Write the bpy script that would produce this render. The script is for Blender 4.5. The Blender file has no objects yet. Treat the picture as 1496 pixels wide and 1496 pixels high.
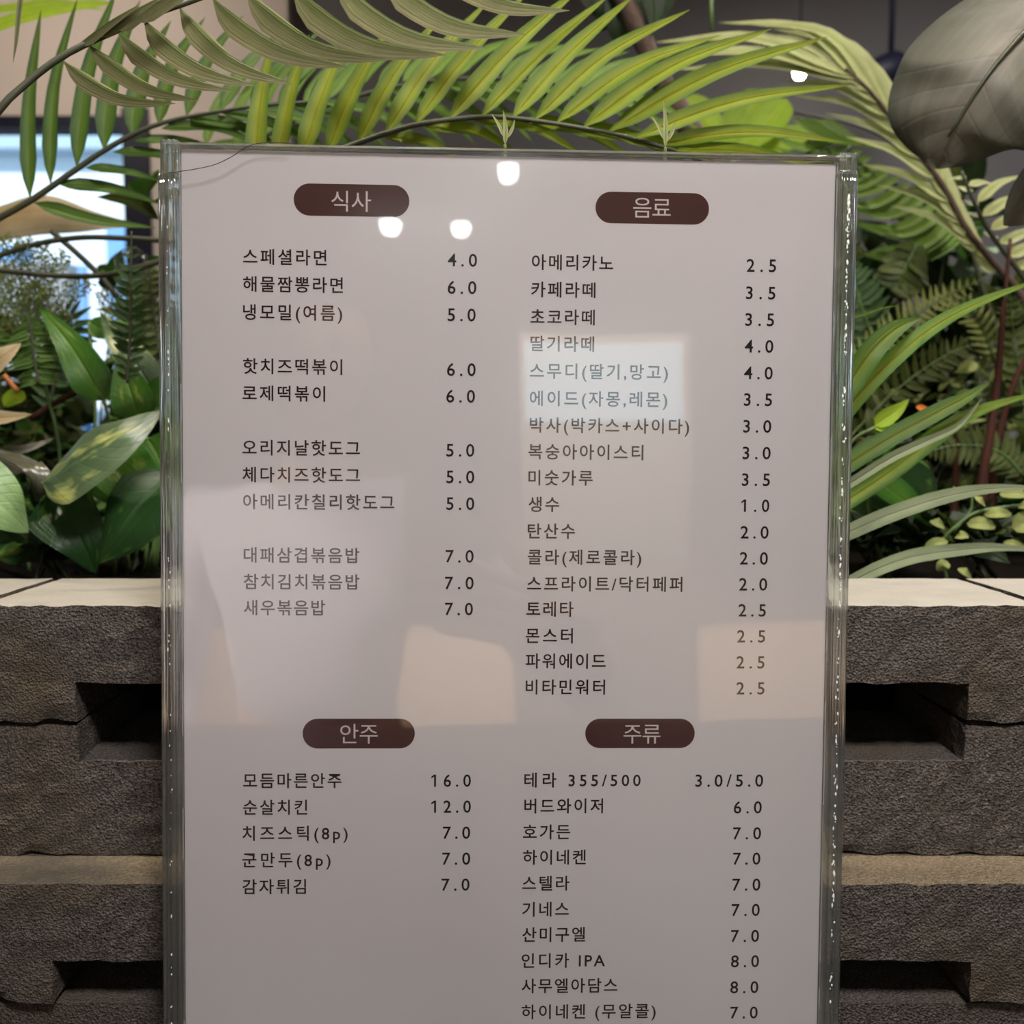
import bpy, bmesh, math, random
from mathutils import Vector, Matrix, noise

random.seed(7)
SC = bpy.context.scene
COL = SC.collection
R = math.radians

# ------------------------------------------------------------------ camera
F_PX = 1383.0
PITCH = math.atan(108 / F_PX)
CAM = Vector((0, 0, 1.25))
cd = bpy.data.cameras.new('camera')
cd.sensor_width = 36
cd.lens = F_PX / 1496 * 36
cd.clip_start = 0.01
cd.clip_end = 100
cd.dof.use_dof = True
cd.dof.focus_distance = 0.445
cd.dof.aperture_fstop = 9.5
cam = bpy.data.objects.new('camera', cd)
cam.location = CAM
cam.rotation_euler = (math.pi / 2 - PITCH, 0, 0)
COL.objects.link(cam)
SC.camera = cam

# ------------------------------------------------------------------ world, sun, lamps, exposure
W = bpy.data.worlds.new('world')
SC.world = W
W.use_nodes = True
bg = W.node_tree.nodes['Background']
bg.inputs[0].default_value = (0.50, 0.76, 1.0, 1)
bg.inputs[1].default_value = 1.7
SC.view_settings.view_transform = 'Standard'
SC.view_settings.look = 'None'
SC.view_settings.exposure = 0.0
SC.view_settings.gamma = 1.0
SC.view_settings.use_curve_mapping = False
SC.cycles.use_denoising = True
SC.cycles.max_bounces = 14
SC.cycles.transmission_bounces = 12
SC.cycles.transparent_max_bounces = 24
SC.cycles.caustics_refractive = False
SC.cycles.caustics_reflective = False
SC.cycles.sample_clamp_indirect = 4.0


def lamp(name, kind, loc, power, color, size=0.1, target=None, spot=None, blend=0.5):
    d = bpy.data.lights.new(name, kind)
    d.energy = power
    d.color = color
    if kind == 'AREA':
        d.size = size
    elif kind == 'SUN':
        d.angle = size
    else:
        d.shadow_soft_size = size
    if kind == 'SPOT':
        d.spot_size = R(spot)
        d.spot_blend = blend
    o = bpy.data.objects.new(name, d)
    o.location = loc
    if target is not None:
        v = Vector(target) - Vector(loc)
        o.rotation_euler = v.to_track_quat('-Z', 'Y').to_euler()
    COL.objects.link(o)
    return o


WARM = (1.0, 0.88, 0.74)
NEUT = (1.0, 0.955, 0.94)
lamp('sun', 'SUN', (0, -5, 9), 4.0, (1, 0.97, 0.92), 0.01, target=(1, 9, 0))
lamp('planter_spot_left', 'SPOT', (-0.50, 0.38, 2.62), 52, WARM, 0.03, target=(-0.30, 0.66, 1.15), spot=62)
lamp('planter_spot_right', 'SPOT', (0.62, 0.38, 2.62), 62, WARM, 0.03, target=(0.38, 0.66, 1.15), spot=62)
lamp('menu_fill', 'AREA', (0.22, -0.20, 2.12), 16.5, NEUT, 0.22, target=(0.20, 0.05, 0.9))  # unseen light added to grade the menu sheet from bright top to dim bottom
for _p in ((-0.335, -3.98), (0.005, -3.985), (0.209, -3.148)):
    lamp('downlight', 'SPOT', (*_p, 2.60), 70, NEUT, 0.045, target=(*_p, 0), spot=130, blend=0.8)
lamp('bench_fill_spot', 'SPOT', (0.4, -2.0, 2.62), 1450, (1.0, 0.78, 0.58), 0.06, target=(0.3, -3.1, 0.4), spot=95)  # unseen spot added so the bench mirrors brightly in the acrylic
lamp('shirt_fill_spot', 'SPOT', (-1.5, 0.30, 2.45), 900, (1.0, 0.92, 0.9), 0.05, target=(-0.29, -0.5, 1.03), spot=13)  # added narrow beam brightening only the shirt, no fixture there
lamp('room_fill_rear', 'AREA', (1.2, 1.7, 2.66), 42, NEUT, 1.0, target=(1.6, 1.9, 0))  # fill light added to lift the grey rear wall, no fixture there
lamp('wall_fill_left', 'AREA', (-1.3, 2.2, 2.66), 12, WARM, 0.4, target=(-1.4, 2.9, 2.2))  # unseen fill added for the beige wall around the window


# ------------------------------------------------------------------ helpers
def at(px, py, Y):
    """world point on the sight line of photograph pixel (px,py) at world depth Y"""
    F = Vector((0, math.cos(PITCH), -math.sin(PITCH)))
    U = Vector((0, math.sin(PITCH), math.cos(PITCH)))
    r = F + Vector((1, 0, 0)) * ((px - 748) / F_PX) + U * ((748 - py) / F_PX)
    return CAM + r * (Y / r.y)


def mesh(name, verts, faces, uvs=None, mats=(), smooth=False, idx=None):
    me = bpy.data.meshes.new(name)
    me.from_pydata([tuple(v) for v in verts], [], faces)
    if uvs is not None:
        ul = me.uv_layers.new(name='UVMap')
        vi = [0] * len(me.loops)
        me.loops.foreach_get('vertex_index', vi)
        flat = []
        for k in vi:
            flat.extend(uvs[k])
        ul.data.foreach_set('uv', flat)
    for m in mats:
        me.materials.append(m)
    if idx:
        me.polygons.foreach_set('material_index', idx)
    if smooth:
        me.polygons.foreach_set('use_smooth', [True] * len(me.polygons))
    me.update()
    return me


def obj(name, me, parent=None, loc=None):
    o = bpy.data.objects.new(name, me)
    COL.objects.link(o)
    if parent is not None:
        o.parent = parent
    if loc is not None:
        o.location = loc
    return o


def tag(o, label=None, cat=None, group=None, kind=None):
    if label: o['label'] = label
    if cat: o['category'] = cat
    if group: o['group'] = group
    if kind: o['kind'] = kind
    return o


def thing(name, label, cat, loc=(0, 0, 0), group=None):
    o = bpy.data.objects.new(name, None)
    o.empty_display_size = 0.02
    o.location = loc
    COL.objects.link(o)
    return tag(o, label, cat, group)


def child(name, verts, faces, root, mats=(), uvs=None, smooth=True, idx=None, parent=None):
    """mesh given in world coordinates, stored relative to the (unrotated) root"""
    b = Vector(root.location)
    me = mesh(name, [Vector(v) - b for v in verts], faces, uvs, mats, smooth, idx)
    o = obj(name, me, parent or root)
    return o


class MB:
    def __init__(s):
        s.v = []; s.f = []; s.uv = []

    def add(s, v, f, uv=None):
        n = len(s.v)
        s.v += [Vector(p) for p in v]
        s.f += [tuple(i + n for i in q) for q in f]
        s.uv += uv if uv else [(0, 0)] * len(v)

    def box(s, a, b):
        x0, y0, z0 = a; x1, y1, z1 = b
        s.add([(x0, y0, z0), (x1, y0, z0), (x1, y1, z0), (x0, y1, z0), (x0, y0, z1), (x1, y0, z1), (x1, y1, z1), (x0, y1, z1)],
              [(0, 3, 2, 1), (4, 5, 6, 7), (0, 1, 5, 4), (1, 2, 6, 5), (2, 3, 7, 6), (3, 0, 4, 7)])

    def tube(s, pts, rad, n=8, cap=True):
        pts = [Vector(p) for p in pts]
        if not hasattr(rad, '__len__'): rad = [rad] * len(pts)
        base = len(s.v)
        ref = Vector((0.13, 0.2, 1)).normalized()
        vs = []; fs = []; uv = []
        for i, p in enumerate(pts):
            t = (pts[min(i + 1, len(pts) - 1)] - pts[max(i - 1, 0)]).normalized()
            a = t.cross(ref)
            if a.length < 1e-4: a = t.cross(Vector((1, 0, 0)))
            a.normalize(); b = t.cross(a)
            for k in range(n):
                th = 2 * math.pi * k / n
                vs.append(p + (a * math.cos(th) + b * math.sin(th)) * rad[i])
                uv.append((k / n, i / max(1, len(pts) - 1)))
        for i in range(len(pts) - 1):
            for k in range(n):
                k2 = (k + 1) % n
                fs.append((i * n + k, i * n + k2, (i + 1) * n + k2, (i + 1) * n + k))
        if cap:
            fs.append(tuple(range(n))[::-1]); fs.append(tuple((len(pts) - 1) * n + k for k in range(n)))
        s.add(vs, fs, uv)

    def to(s, name, root, mats, smooth=True, parent=None):
        return child(name, s.v, s.f, root, mats, s.uv, smooth, parent=parent)

    def top(s, name, mats, smooth=False):
        return obj(name, mesh(name, s.v, s.f, s.uv, mats, smooth))


def spline(pts, n):
    pts = [Vector(p) for p in pts]
    if len(pts) == 2:
        return [pts[0].lerp(pts[1], i / (n - 1)) for i in range(n)]
    P = [pts[0] * 2 - pts[1]] + pts + [pts[-1] * 2 - pts[-2]]
    m = len(pts) - 1
    out = []
    for i in range(n):
        t = i / (n - 1) * m
        k = min(int(t), m - 1); t -= k
        a, b, c, d = P[k:k + 4]
        out.append(0.5 * ((2 * b) + (c - a) * t + (2 * a - 5 * b + 4 * c - d) * t * t + (3 * b - a - 3 * c + d) * t ** 3))
    return out


PROF = {
    'lance': lambda t: min(1, (t / 0.16)) ** 0.8 * (1 - t ** 2.2) ** 0.9 * 0.98 + 0.02,
    'strap': lambda t: (1 - t ** 4) ** 0.9 * (0.8 + 0.2 * math.sin(math.pi * t)),
    'point': lambda t: math.sin(math.pi * min(1, t) ** 0.62) ** 0.8 * 0.99 + 0.01,
    'heart': lambda t: (min(1, t / 0.22)) ** 0.5 * (1 - max(0, (t - 0.22) / 0.78) ** 1.8) ** 0.9,
    'broad': lambda t: max(0.0, math.sin(math.pi * min(1, t) ** 0.8)) ** 0.55 * 0.99 + 0.01,
    'oval': lambda t: max(0.0, 1 - abs(2 * t - 1) ** 2.3) ** 0.6 * 0.99 + 0.01,
    'round': lambda t: math.sqrt(max(0, 1 - (2 * t - 1) ** 2)) * 0.99 + 0.01,
}


def ribbon(pts, w, nrm=(0, -1, 0.35), fold=0.25, prof='lance', n=13, m=4, twist=0.0, wave=0.0, quilt=0.0, curl=0.0):
    """leaf blade: centreline pts, full width w (m), V-fold and curl towards the normal"""
    C = spline(pts, n)
    vs, fs, uv = [], [], []
    N0 = Vector(nrm).normalized()
    ph = random.random() * 6
    for i, p in enumerate(C):
        t = i / (n - 1)
        T = (C[min(i + 1, n - 1)] - C[max(i - 1, 0)]).normalized()
        S = T.cross(N0)
        if S.length < 1e-3: S = T.cross(Vector((1, 0, 0)))
        S.normalize()
        S = Matrix.Rotation(twist * t, 3, T) @ S
        N = S.cross(T).normalized()
        hw = PROF[prof](t) * w / 2
        for j in range(m + 1):
            s = 2 * j / m - 1
            a = abs(s)
            q = p + S * (s * hw) + N * (fold * hw * a - curl * hw * a * a)
            if wave: q += N * (wave * w * a * a * math.sin(t * 11 + ph + (2 if s > 0 else 0)))
            if quilt: q += N * (quilt * w * math.sin(t * 30 - a * 5) * (a * (1 - a) * 4) * 0.5)
            vs.append(q); uv.append((j / m, t))
    crease = abs(fold) > 0.12 and m % 2 == 0
    c0 = len(vs)
    if crease:                       # the two halves meet in a sharp fold
        for i in range(n):
            vs.append(vs[i * (m + 1) + m // 2].copy()); uv.append(uv[i * (m + 1) + m // 2])
    for i in range(n - 1):
        for j in range(m):
            a = i * (m + 1) + j
            q = [a, a + 1, a + m + 2, a + m + 1]
            if crease and j == m // 2: q[0] = c0 + i; q[3] = c0 + i + 1
            fs.append(tuple(q))
    return vs, fs, uv


# ------------------------------------------------------------------ materials
def nmat(name):
    m = bpy.data.materials.new(name)
    m.use_nodes = True
    nt = m.node_tree
    p = nt.nodes['Principled BSDF']
    return m, nt, p


def plain(name, col, rough=0.6, metal=0.0, spec=0.5, noise_amt=0.0, nscale=20, bump=0.0, bscale=200, emit=None, es=1.0):
    m, nt, p = nmat(name)
    p.inputs['Base Color'].default_value = (*col, 1)
    p.inputs['Roughness'].default_value = rough
    p.inputs['Metallic'].default_value = metal
    p.inputs['Specular IOR Level'].default_value = spec
    tc = nt.nodes.new('ShaderNodeTexCoord')
    if noise_amt:
        nz = nt.nodes.new('ShaderNodeTexNoise'); nz.inputs['Scale'].default_value = nscale; nz.inputs['Detail'].default_value = 6
        nt.links.new(tc.outputs['Object'], nz.inputs['Vector'])
        mx = nt.nodes.new('ShaderNodeMix'); mx.data_type = 'RGBA'
        mx.inputs['A'].default_value = (*[c * (1 - noise_amt) for c in col], 1)
        mx.inputs['B'].default_value = (*[min(1, c * (1 + noise_amt)) for c in col], 1)
        nt.links.new(nz.outputs['Fac'], mx.inputs['Factor'])
        nt.links.new(mx.outputs['Result'], p.inputs['Base Color'])
    if bump:
        nb = nt.nodes.new('ShaderNodeTexNoise'); nb.inputs['Scale'].default_value = bscale; nb.inputs['Detail'].default_value = 4
        nt.links.new(tc.outputs['Object'], nb.inputs['Vector'])
        bp = nt.nodes.new('ShaderNodeBump'); bp.inputs['Strength'].default_value = bump; bp.inputs['Distance'].default_value = 0.002
        nt.links.new(nb.outputs['Fac'], bp.inputs['Height'])
        nt.links.new(bp.outputs['Normal'], p.inputs['Normal'])
    if emit:
        p.inputs['Emission Color'].default_value = (*emit, 1)
        p.inputs['Emission Strength'].default_value = es
    return m


def leafmat(name, edge, mid, rough=0.45, trans=0.35, patch=None, pscale=9, pth=0.55, veins=0.0, spec=0.3, stripe=0.18, back=None):
    """edge / mid colours across the blade, fine stripes along it, optional variegation patches"""
    m, nt, p = nmat(name)
    L = nt.links.new
    uvn = nt.nodes.new('ShaderNodeUVMap'); uvn.uv_map = 'UVMap'
    sep = nt.nodes.new('ShaderNodeSeparateXYZ'); L(uvn.outputs[0], sep.inputs[0])
    tc = nt.nodes.new('ShaderNodeTexCoord')

    def mth(op, a, b=None, c=None):
        q = nt.nodes.new('ShaderNodeMath'); q.operation = op
        for i, x in enumerate((a, b, c)):
            if x is None: continue
            if isinstance(x, (int, float)): q.inputs[i].default_value = x
            else: L(x, q.inputs[i])
        return q.outputs[0]
    d = mth('ABSOLUTE', mth('SUBTRACT', sep.outputs[0], 0.5))        # 0 at the midrib, .5 at the edge
    k = mth('MULTIPLY', d, 2.0)
    mx = nt.nodes.new('ShaderNodeMix'); mx.data_type = 'RGBA'
    mx.inputs['A'].default_value = (*mid, 1); mx.inputs['B'].default_value = (*edge, 1)
    L(k, mx.inputs['Factor'])
    col = mx.outputs['Result']
    st = nt.nodes.new('ShaderNodeTexNoise'); st.inputs['Scale'].default_value = 1.0; st.inputs['Detail'].default_value = 3
    mp = nt.nodes.new('ShaderNodeMapping'); mp.inputs['Scale'].default_value = (22, 2.2, 1)
    L(uvn.outputs[0], mp.inputs[0]); L(mp.outputs[0], st.inputs['Vector'])
    v = mth('MULTIPLY_ADD', st.outputs['Fac'], 2 * stripe * 2, 1 - 2 * stripe)
    n2 = nt.nodes.new('ShaderNodeTexNoise'); n2.inputs['Scale'].default_value = 60; n2.inputs['Detail'].default_value = 5
    L(tc.outputs['Object'], n2.inputs['Vector'])
    v = mth('MULTIPLY', v, mth('MULTIPLY_ADD', n2.outputs['Fac'], 0.5, 0.75))
    if patch:
        n3 = nt.nodes.new('ShaderNodeTexNoise'); n3.inputs['Scale'].default_value = pscale; n3.inputs['Detail'].default_value = 3
        mp3 = nt.nodes.new('ShaderNodeMapping'); mp3.inputs['Scale'].default_value = (1.0, 0.6, 1)
        L(uvn.outputs[0], mp3.inputs[0])
        ad = nt.nodes.new('ShaderNodeVectorMath'); ad.operation = 'ADD'
        oi = nt.nodes.new('ShaderNodeObjectInfo')
        L(mp3.outputs[0], ad.inputs[0]); L(oi.outputs['Random'], ad.inputs[1])
        sc = nt.nodes.new('ShaderNodeVectorMath'); sc.operation = 'MULTIPLY'; sc.inputs[1].default_value = (1, 1, 1)
        L(ad.outputs[0], sc.inputs[0])
        L(sc.outputs[0], n3.inputs['Vector'])
        rp = nt.nodes.new('ShaderNodeMapRange'); rp.inputs['From Min'].default_value = pth - 0.03; rp.inputs['From Max'].default_value = pth + 0.12
        L(n3.outputs['Fac'], rp.inputs['Value'])
        m3 = nt.nodes.new('ShaderNodeMix'); m3.data_type = 'RGBA'; m3.inputs['B'].default_value = (*patch, 1)
        L(col, m3.inputs['A']); L(rp.outputs[0], m3.inputs['Factor'])
        col = m3.outputs['Result']
    hs = nt.nodes.new('ShaderNodeHueSaturation')
    L(v, hs.inputs['Value']); L(col, hs.inputs['Color'])
    col = hs.outputs[0]
    L(col, p.inputs['Base Color'])
    p.inputs['Roughness'].default_value = rough
    p.inputs['Specular IOR Level'].default_value = spec
    bp = nt.nodes.new('ShaderNodeBump'); bp.inputs['Distance'].default_value = 0.0006; bp.inputs['Strength'].default_value = 0.7
    h = mth('ADD', st.outputs['Fac'], mth('MULTIPLY', mth('MINIMUM', mth('MULTIPLY', k, 8.0), 1.0), 1.0))
    if veins:
        ang = mth('SUBTRACT', mth('MULTIPLY', sep.outputs[1], 9.0), mth('MULTIPLY', k, 2.2))
        sn = mth('ABSOLUTE', mth('SINE', mth('MULTIPLY', ang, math.pi)))
        h = mth('ADD', h, mth('MULTIPLY', mth('MINIMUM', mth('MULTIPLY', sn, 3.0), 1.0), veins))
    L(h, bp.inputs['Height']); L(bp.outputs[0], p.inputs['Normal'])
    out = nt.nodes['Material Output']
    tr = nt.nodes.new('ShaderNodeBsdfTranslucent'); L(col, tr.inputs[0])
    ms = nt.nodes.new('ShaderNodeMixShader'); ms.inputs[0].default_value = trans
    L(p.outputs[0], ms.inputs[1]); L(tr.outputs[0], ms.inputs[2]); L(ms.outputs[0], out.inputs['Surface'])
    return m


def thin_clear(name, tint=(1, 1, 1), halo=0.3):
    """clear sheet: lets light straight through, mirrors a few percent, slightly scuffed"""
    m = bpy.data.materials.new(name); m.use_nodes = True
    nt = m.node_tree; nt.nodes.clear(); L = nt.links.new
    out = nt.nodes.new('ShaderNodeOutputMaterial')
    tr = nt.nodes.new('ShaderNodeBsdfTransparent'); tr.inputs[0].default_value = (*tint, 1)
    g1 = nt.nodes.new('ShaderNodeBsdfGlossy'); g1.inputs['Roughness'].default_value = 0.012
    g2 = nt.nodes.new('ShaderNodeBsdfGlossy'); g2.inputs['Roughness'].default_value = 0.16
    mg = nt.nodes.new('ShaderNodeMixShader'); mg.inputs[0].default_value = halo
    L(g1.outputs[0], mg.inputs[1]); L(g2.outputs[0], mg.inputs[2])
    fr = nt.nodes.new('ShaderNodeFresnel'); fr.inputs[0].default_value = 1.49
    mn = nt.nodes.new('ShaderNodeMath'); mn.operation = 'MINIMUM'; mn.inputs[1].default_value = 0.5
    L(fr.outputs[0], mn.inputs[0])
    mx = nt.nodes.new('ShaderNodeMixShader')
    L(mn.outputs[0], mx.inputs[0]); L(tr.outputs[0], mx.inputs[1]); L(mg.outputs[0], mx.inputs[2])
    L(mx.outputs[0], out.inputs[0])
    # gentle waviness and hairline scuffs of the plastic
    tc = nt.nodes.new('ShaderNodeTexCoord')
    n1 = nt.nodes.new('ShaderNodeTexNoise'); n1.inputs['Scale'].default_value = 9; n1.inputs['Detail'].default_value = 1
    L(tc.outputs['Object'], n1.inputs['Vector'])
    bp = nt.nodes.new('ShaderNodeBump'); bp.inputs['Strength'].default_value = 0.10; bp.inputs['Distance'].default_value = 0.003
    L(n1.outputs['Fac'], bp.inputs['Height'])
    L(bp.outputs[0], g1.inputs['Normal'])
    return m


def glass(name, col=(0.97, 1.0, 0.99), rough=0.02):
    m = bpy.data.materials.new(name); m.use_nodes = True
    nt = m.node_tree; nt.nodes.clear()
    out = nt.nodes.new('ShaderNodeOutputMaterial')
    g = nt.nodes.new('ShaderNodeBsdfGlass'); g.inputs['Color'].default_value = (*col, 1)
    g.inputs['Roughness'].default_value = rough; g.inputs['IOR'].default_value = 1.49
    tr = nt.nodes.new('ShaderNodeBsdfTransparent'); tr.inputs[0].default_value = (*[0.5 + 0.5 * q for q in col], 1)
    gl = nt.nodes.new('ShaderNodeBsdfGlossy'); gl.inputs['Roughness'].default_value = 0.06
    df = nt.nodes.new('ShaderNodeBsdfTranslucent'); df.inputs[0].default_value = (0.8, 0.85, 0.83, 1)
    m1 = nt.nodes.new('ShaderNodeMixShader'); m1.inputs[0].default_value = 0.35
    m2 = nt.nodes.new('ShaderNodeMixShader'); m2.inputs[0].default_value = 0.18
    m3 = nt.nodes.new('ShaderNodeMixShader'); m3.inputs[0].default_value = 0.05
    L = nt.links.new
    L(g.outputs[0], m1.inputs[1]); L(tr.outputs[0], m1.inputs[2])
    L(m1.outputs[0], m2.inputs[1]); L(gl.outputs[0], m2.inputs[2])
    L(m2.outputs[0], m3.inputs[1]); L(df.outputs[0], m3.inputs[2])
    L(m3.outputs[0], out.inputs[0])
    return m


def stone(name, c0, c1, tan, bump=0.9):
    m, nt, p = nmat(name); L = nt.links.new
    tc = nt.nodes.new('ShaderNodeTexCoord')
    a = nt.nodes.new('ShaderNodeTexNoise'); a.inputs['Scale'].default_value = 700; a.inputs['Detail'].default_value = 6; a.inputs['Roughness'].default_value = 0.7
    b = nt.nodes.new('ShaderNodeTexNoise'); b.inputs['Scale'].default_value = 14; b.inputs['Detail'].default_value = 6
    v = nt.nodes.new('ShaderNodeTexVoronoi'); v.inputs['Scale'].default_value = 800
    for q in (a, b, v): L(tc.outputs['Object'], q.inputs['Vector'])
    r1 = nt.nodes.new('ShaderNodeMapRange'); r1.inputs['From Min'].default_value = 0.32; r1.inputs['From Max'].default_value = 0.7
    L(a.outputs['Fac'], r1.inputs['Value'])
    m1 = nt.nodes.new('ShaderNodeMix'); m1.data_type = 'RGBA'; m1.inputs['A'].default_value = (*c0, 1); m1.inputs['B'].default_value = (*c1, 1)
    L(r1.outputs[0], m1.inputs['Factor'])
    r2 = nt.nodes.new('ShaderNodeMapRange'); r2.inputs['From Min'].default_value = 0.5; r2.inputs['From Max'].default_value = 0.72
    L(b.outputs['Fac'], r2.inputs['Value'])
    m2 = nt.nodes.new('ShaderNodeMix'); m2.data_type = 'RGBA'; m2.inputs['B'].default_value = (*tan, 1)
    L(m1.outputs['Result'], m2.inputs['A']); L(r2.outputs[0], m2.inputs['Factor'])
    L(m2.outputs['Result'], p.inputs['Base Color'])
    p.inputs['Roughness'].default_value = 0.9
    p.inputs['Specular IOR Level'].default_value = 0.25
    mm = nt.nodes.new('ShaderNodeMath'); mm.operation = 'ADD'
    L(a.outputs['Fac'], mm.inputs[0]); L(v.outputs['Distance'], mm.inputs[1])
    bp = nt.nodes.new('ShaderNodeBump'); bp.inputs['Strength'].default_value = bump; bp.inputs['Distance'].default_value = 0.0016
    L(mm.outputs[0], bp.inputs['Height']); L(bp.outputs[0], p.inputs['Normal'])
    return m


M_BLOCK = stone('dark_concrete', (0.010, 0.008, 0.007), (0.21, 0.178, 0.155), (0.10, 0.078, 0.052))
M_CAP = plain('cream_cap', (0.30, 0.28, 0.235), 0.8, noise_amt=0.2, nscale=45, bump=0.35, bscale=260)
M_LEDGE = stone('lit_tan_ledge', (0.09, 0.07, 0.045), (0.34, 0.27, 0.18), (0.07, 0.065, 0.055))  # brown-tan ledge top, lightened in place of light falling from above
M_SOIL = plain('soil', (0.005, 0.004, 0.003), 0.95, spec=0.05, noise_amt=0.5, nscale=60, bump=1, bscale=90)
M_PAPER = plain('menu_paper', (0.80, 0.765, 0.765), 0.45, spec=0.2)
M_BROWN = plain('brown_ink', (0.072, 0.024, 0.020), 0.45, spec=0.15)
M_INK = plain('dark_brown_ink', (0.028, 0.009, 0.008), 0.45, spec=0.15)
M_BLACK = plain('black_ink', (0.012, 0.008, 0.008), 0.45, spec=0.15)
M_PINK = plain('pale_ink', (0.74, 0.66, 0.63), 0.4, spec=0.35)
M_ACR = thin_clear('clear_acrylic_sheet')
M_RAIL = glass('acrylic_rail')
M_GLUE = plain('dried_glue', (0.75, 0.78, 0.74), 0.35, spec=0.6)
M_HAIRS = plain('dark_hair_strand', (0.05, 0.02, 0.02), 0.4)

M_PALM_K = leafmat('khaki_sheen_palm', (0.27, 0.255, 0.135), (0.10, 0.13, 0.035), rough=0.5, trans=0.08, stripe=0.25)  # khaki tone stands in for glare on glossy green leaflets
M_PALM_D = leafmat('deep_green_palm', (0.03, 0.085, 0.016), (0.12, 0.21, 0.025), rough=0.45, trans=0.30)
M_PALM_Y = leafmat('yellow_green_palm', (0.10, 0.19, 0.016), (0.30, 0.34, 0.016), rough=0.45, trans=0.40)
M_PALM_P = leafmat('pale_palm', (0.50, 0.52, 0.26), (0.36, 0.42, 0.15), rough=0.6, trans=0.30)
M_PALM_M = leafmat('mid_green_palm', (0.10, 0.20, 0.03), (0.20, 0.32, 0.05), rough=0.45, trans=0.35)
M_STRAP = leafmat('bright_strap', (0.06, 0.17, 0.012), (0.17, 0.22, 0.018), rough=0.45, trans=0.35)
M_STRAPG = leafmat('grey_green_strap', (0.15, 0.19, 0.10), (0.19, 0.22, 0.13), rough=0.6, trans=0.15)
M_STRAPB = leafmat('deep_strap', (0.03, 0.10, 0.008), (0.11, 0.15, 0.016), rough=0.45, trans=0.25)
M_POTH = leafmat('green_pothos', (0.035, 0.12, 0.015), (0.07, 0.17, 0.02), rough=0.33, trans=0.2, patch=(0.30, 0.36, 0.08), pscale=3, pth=0.6, veins=0.2)
M_POTHV = leafmat('variegated_pothos', (0.10, 0.15, 0.07), (0.06, 0.11, 0.05), rough=0.33, trans=0.12, patch=(0.42, 0.46, 0.14), pscale=4, pth=0.55, veins=0.3, spec=0.8)
M_POTHD = leafmat('dark_pothos', (0.012, 0.04, 0.010), (0.018, 0.055, 0.012), rough=0.35, trans=0.1, patch=(0.12, 0.20, 0.03), pscale=4, pth=0.62, veins=0.2)
M_POTHP = leafmat('pale_pothos', (0.22, 0.36, 0.14), (0.26, 0.40, 0.17), rough=0.35, trans=0.2, veins=0.5)
M_KHAKI = leafmat('dry_khaki_leaf', (0.42, 0.36, 0.22), (0.36, 0.26, 0.13), rough=0.5, trans=0.2)
M_DULL = leafmat('dull_brown_green_leaf', (0.10, 0.10, 0.06), (0.06, 0.06, 0.04), rough=0.25, trans=0.05, spec=0.8)
M_FERN = leafmat('fern_green', (0.13, 0.24, 0.04), (0.06, 0.12, 0.03), rough=0.6, trans=0.3)
M_FERND = leafmat('dark_fern', (0.03, 0.075, 0.02), (0.05, 0.10, 0.03), rough=0.6, trans=0.25)
M_LACE = leafmat('lace_fern', (0.34, 0.40, 0.12), (0.36, 0.40, 0.14), rough=0.7, trans=0.4)
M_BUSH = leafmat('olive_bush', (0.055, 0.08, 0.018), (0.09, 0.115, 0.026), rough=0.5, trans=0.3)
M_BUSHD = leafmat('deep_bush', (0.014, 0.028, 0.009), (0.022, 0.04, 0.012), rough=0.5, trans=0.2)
M_LIME = leafmat('lime_leaf', (0.33, 0.52, 0.03), (0.42, 0.58, 0.04), rough=0.45, trans=0.45)
M_MONS = leafmat('grey_green_leaf', (0.055, 0.06, 0.042), (0.13, 0.12, 0.09), rough=0.6, trans=0.06, veins=0.35, spec=0.4)
M_STEM = plain('dark_stem', (0.045, 0.05, 0.025), 0.5, noise_amt=0.3)
M_STEMR = plain('reddish_stem', (0.055, 0.020, 0.013), 0.75, spec=0.2, noise_amt=0.4)
M_STEMG = plain('green_stem', (0.10, 0.17, 0.05), 0.5, noise_amt=0.3)
M_BARK = plain('brown_bark', (0.075, 0.045, 0.032), 0.85, noise_amt=0.5, bump=1, bscale=120)

M_WALLD = plain('grey_wall', (0.115, 0.11, 0.112), 0.8, noise_amt=0.06, nscale=3)
M_WALLB = plain('beige_wall', (0.46, 0.40, 0.36), 0.8, noise_amt=0.04, nscale=3)
M_CEIL = plain('ceiling_paint', (0.42, 0.40, 0.40), 0.8)
M_FLOOR = plain('floor_tile', (0.12, 0.10, 0.085), 0.4, noise_amt=0.2, nscale=8)
M_FRAME = plain('black_window_frame', (0.006, 0.007, 0.018), 0.5, spec=.2)
M_COUNTER = plain('dark_counter', (0.03, 0.028, 0.027), 0.5, noise_amt=0.3, nscale=40)
M_GLASSW = thin_clear('window_glass', (0.96, 0.99, 1.0), 0.0)

# ------------------------------------------------------------------ room shell
ZC = 2.7
YB, YF, XL, XR = 3.0, -6.0, -3.6, 4.0
T = 0.12


def struct(name, boxes, mat, parent=None):
    b = MB()
    for a, c in boxes: b.box(a, c)
    o = b.top(name, [mat])
    tag(o, kind='structure')
    if parent: o.parent = parent
    return o


struct('floor', [((XL - T, YF - T, -0.1), (XR + T, YB + T, 0))], M_FLOOR)
struct('ceiling', [((XL - T, YF - T, ZC), (XR + T, YB + T, ZC + 0.1))], M_CEIL)
struct('wall_left', [((XL - T, YF, 0), (XL, YB, ZC))], M_WALLB)
struct('wall_right', [((XR, YF, 0), (XR + T, YB, ZC))], M_WALLD)
struct('wall_front', [((XL - T, YF - T, 0), (XR + T, YF, ZC))], M_WALLB)
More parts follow.
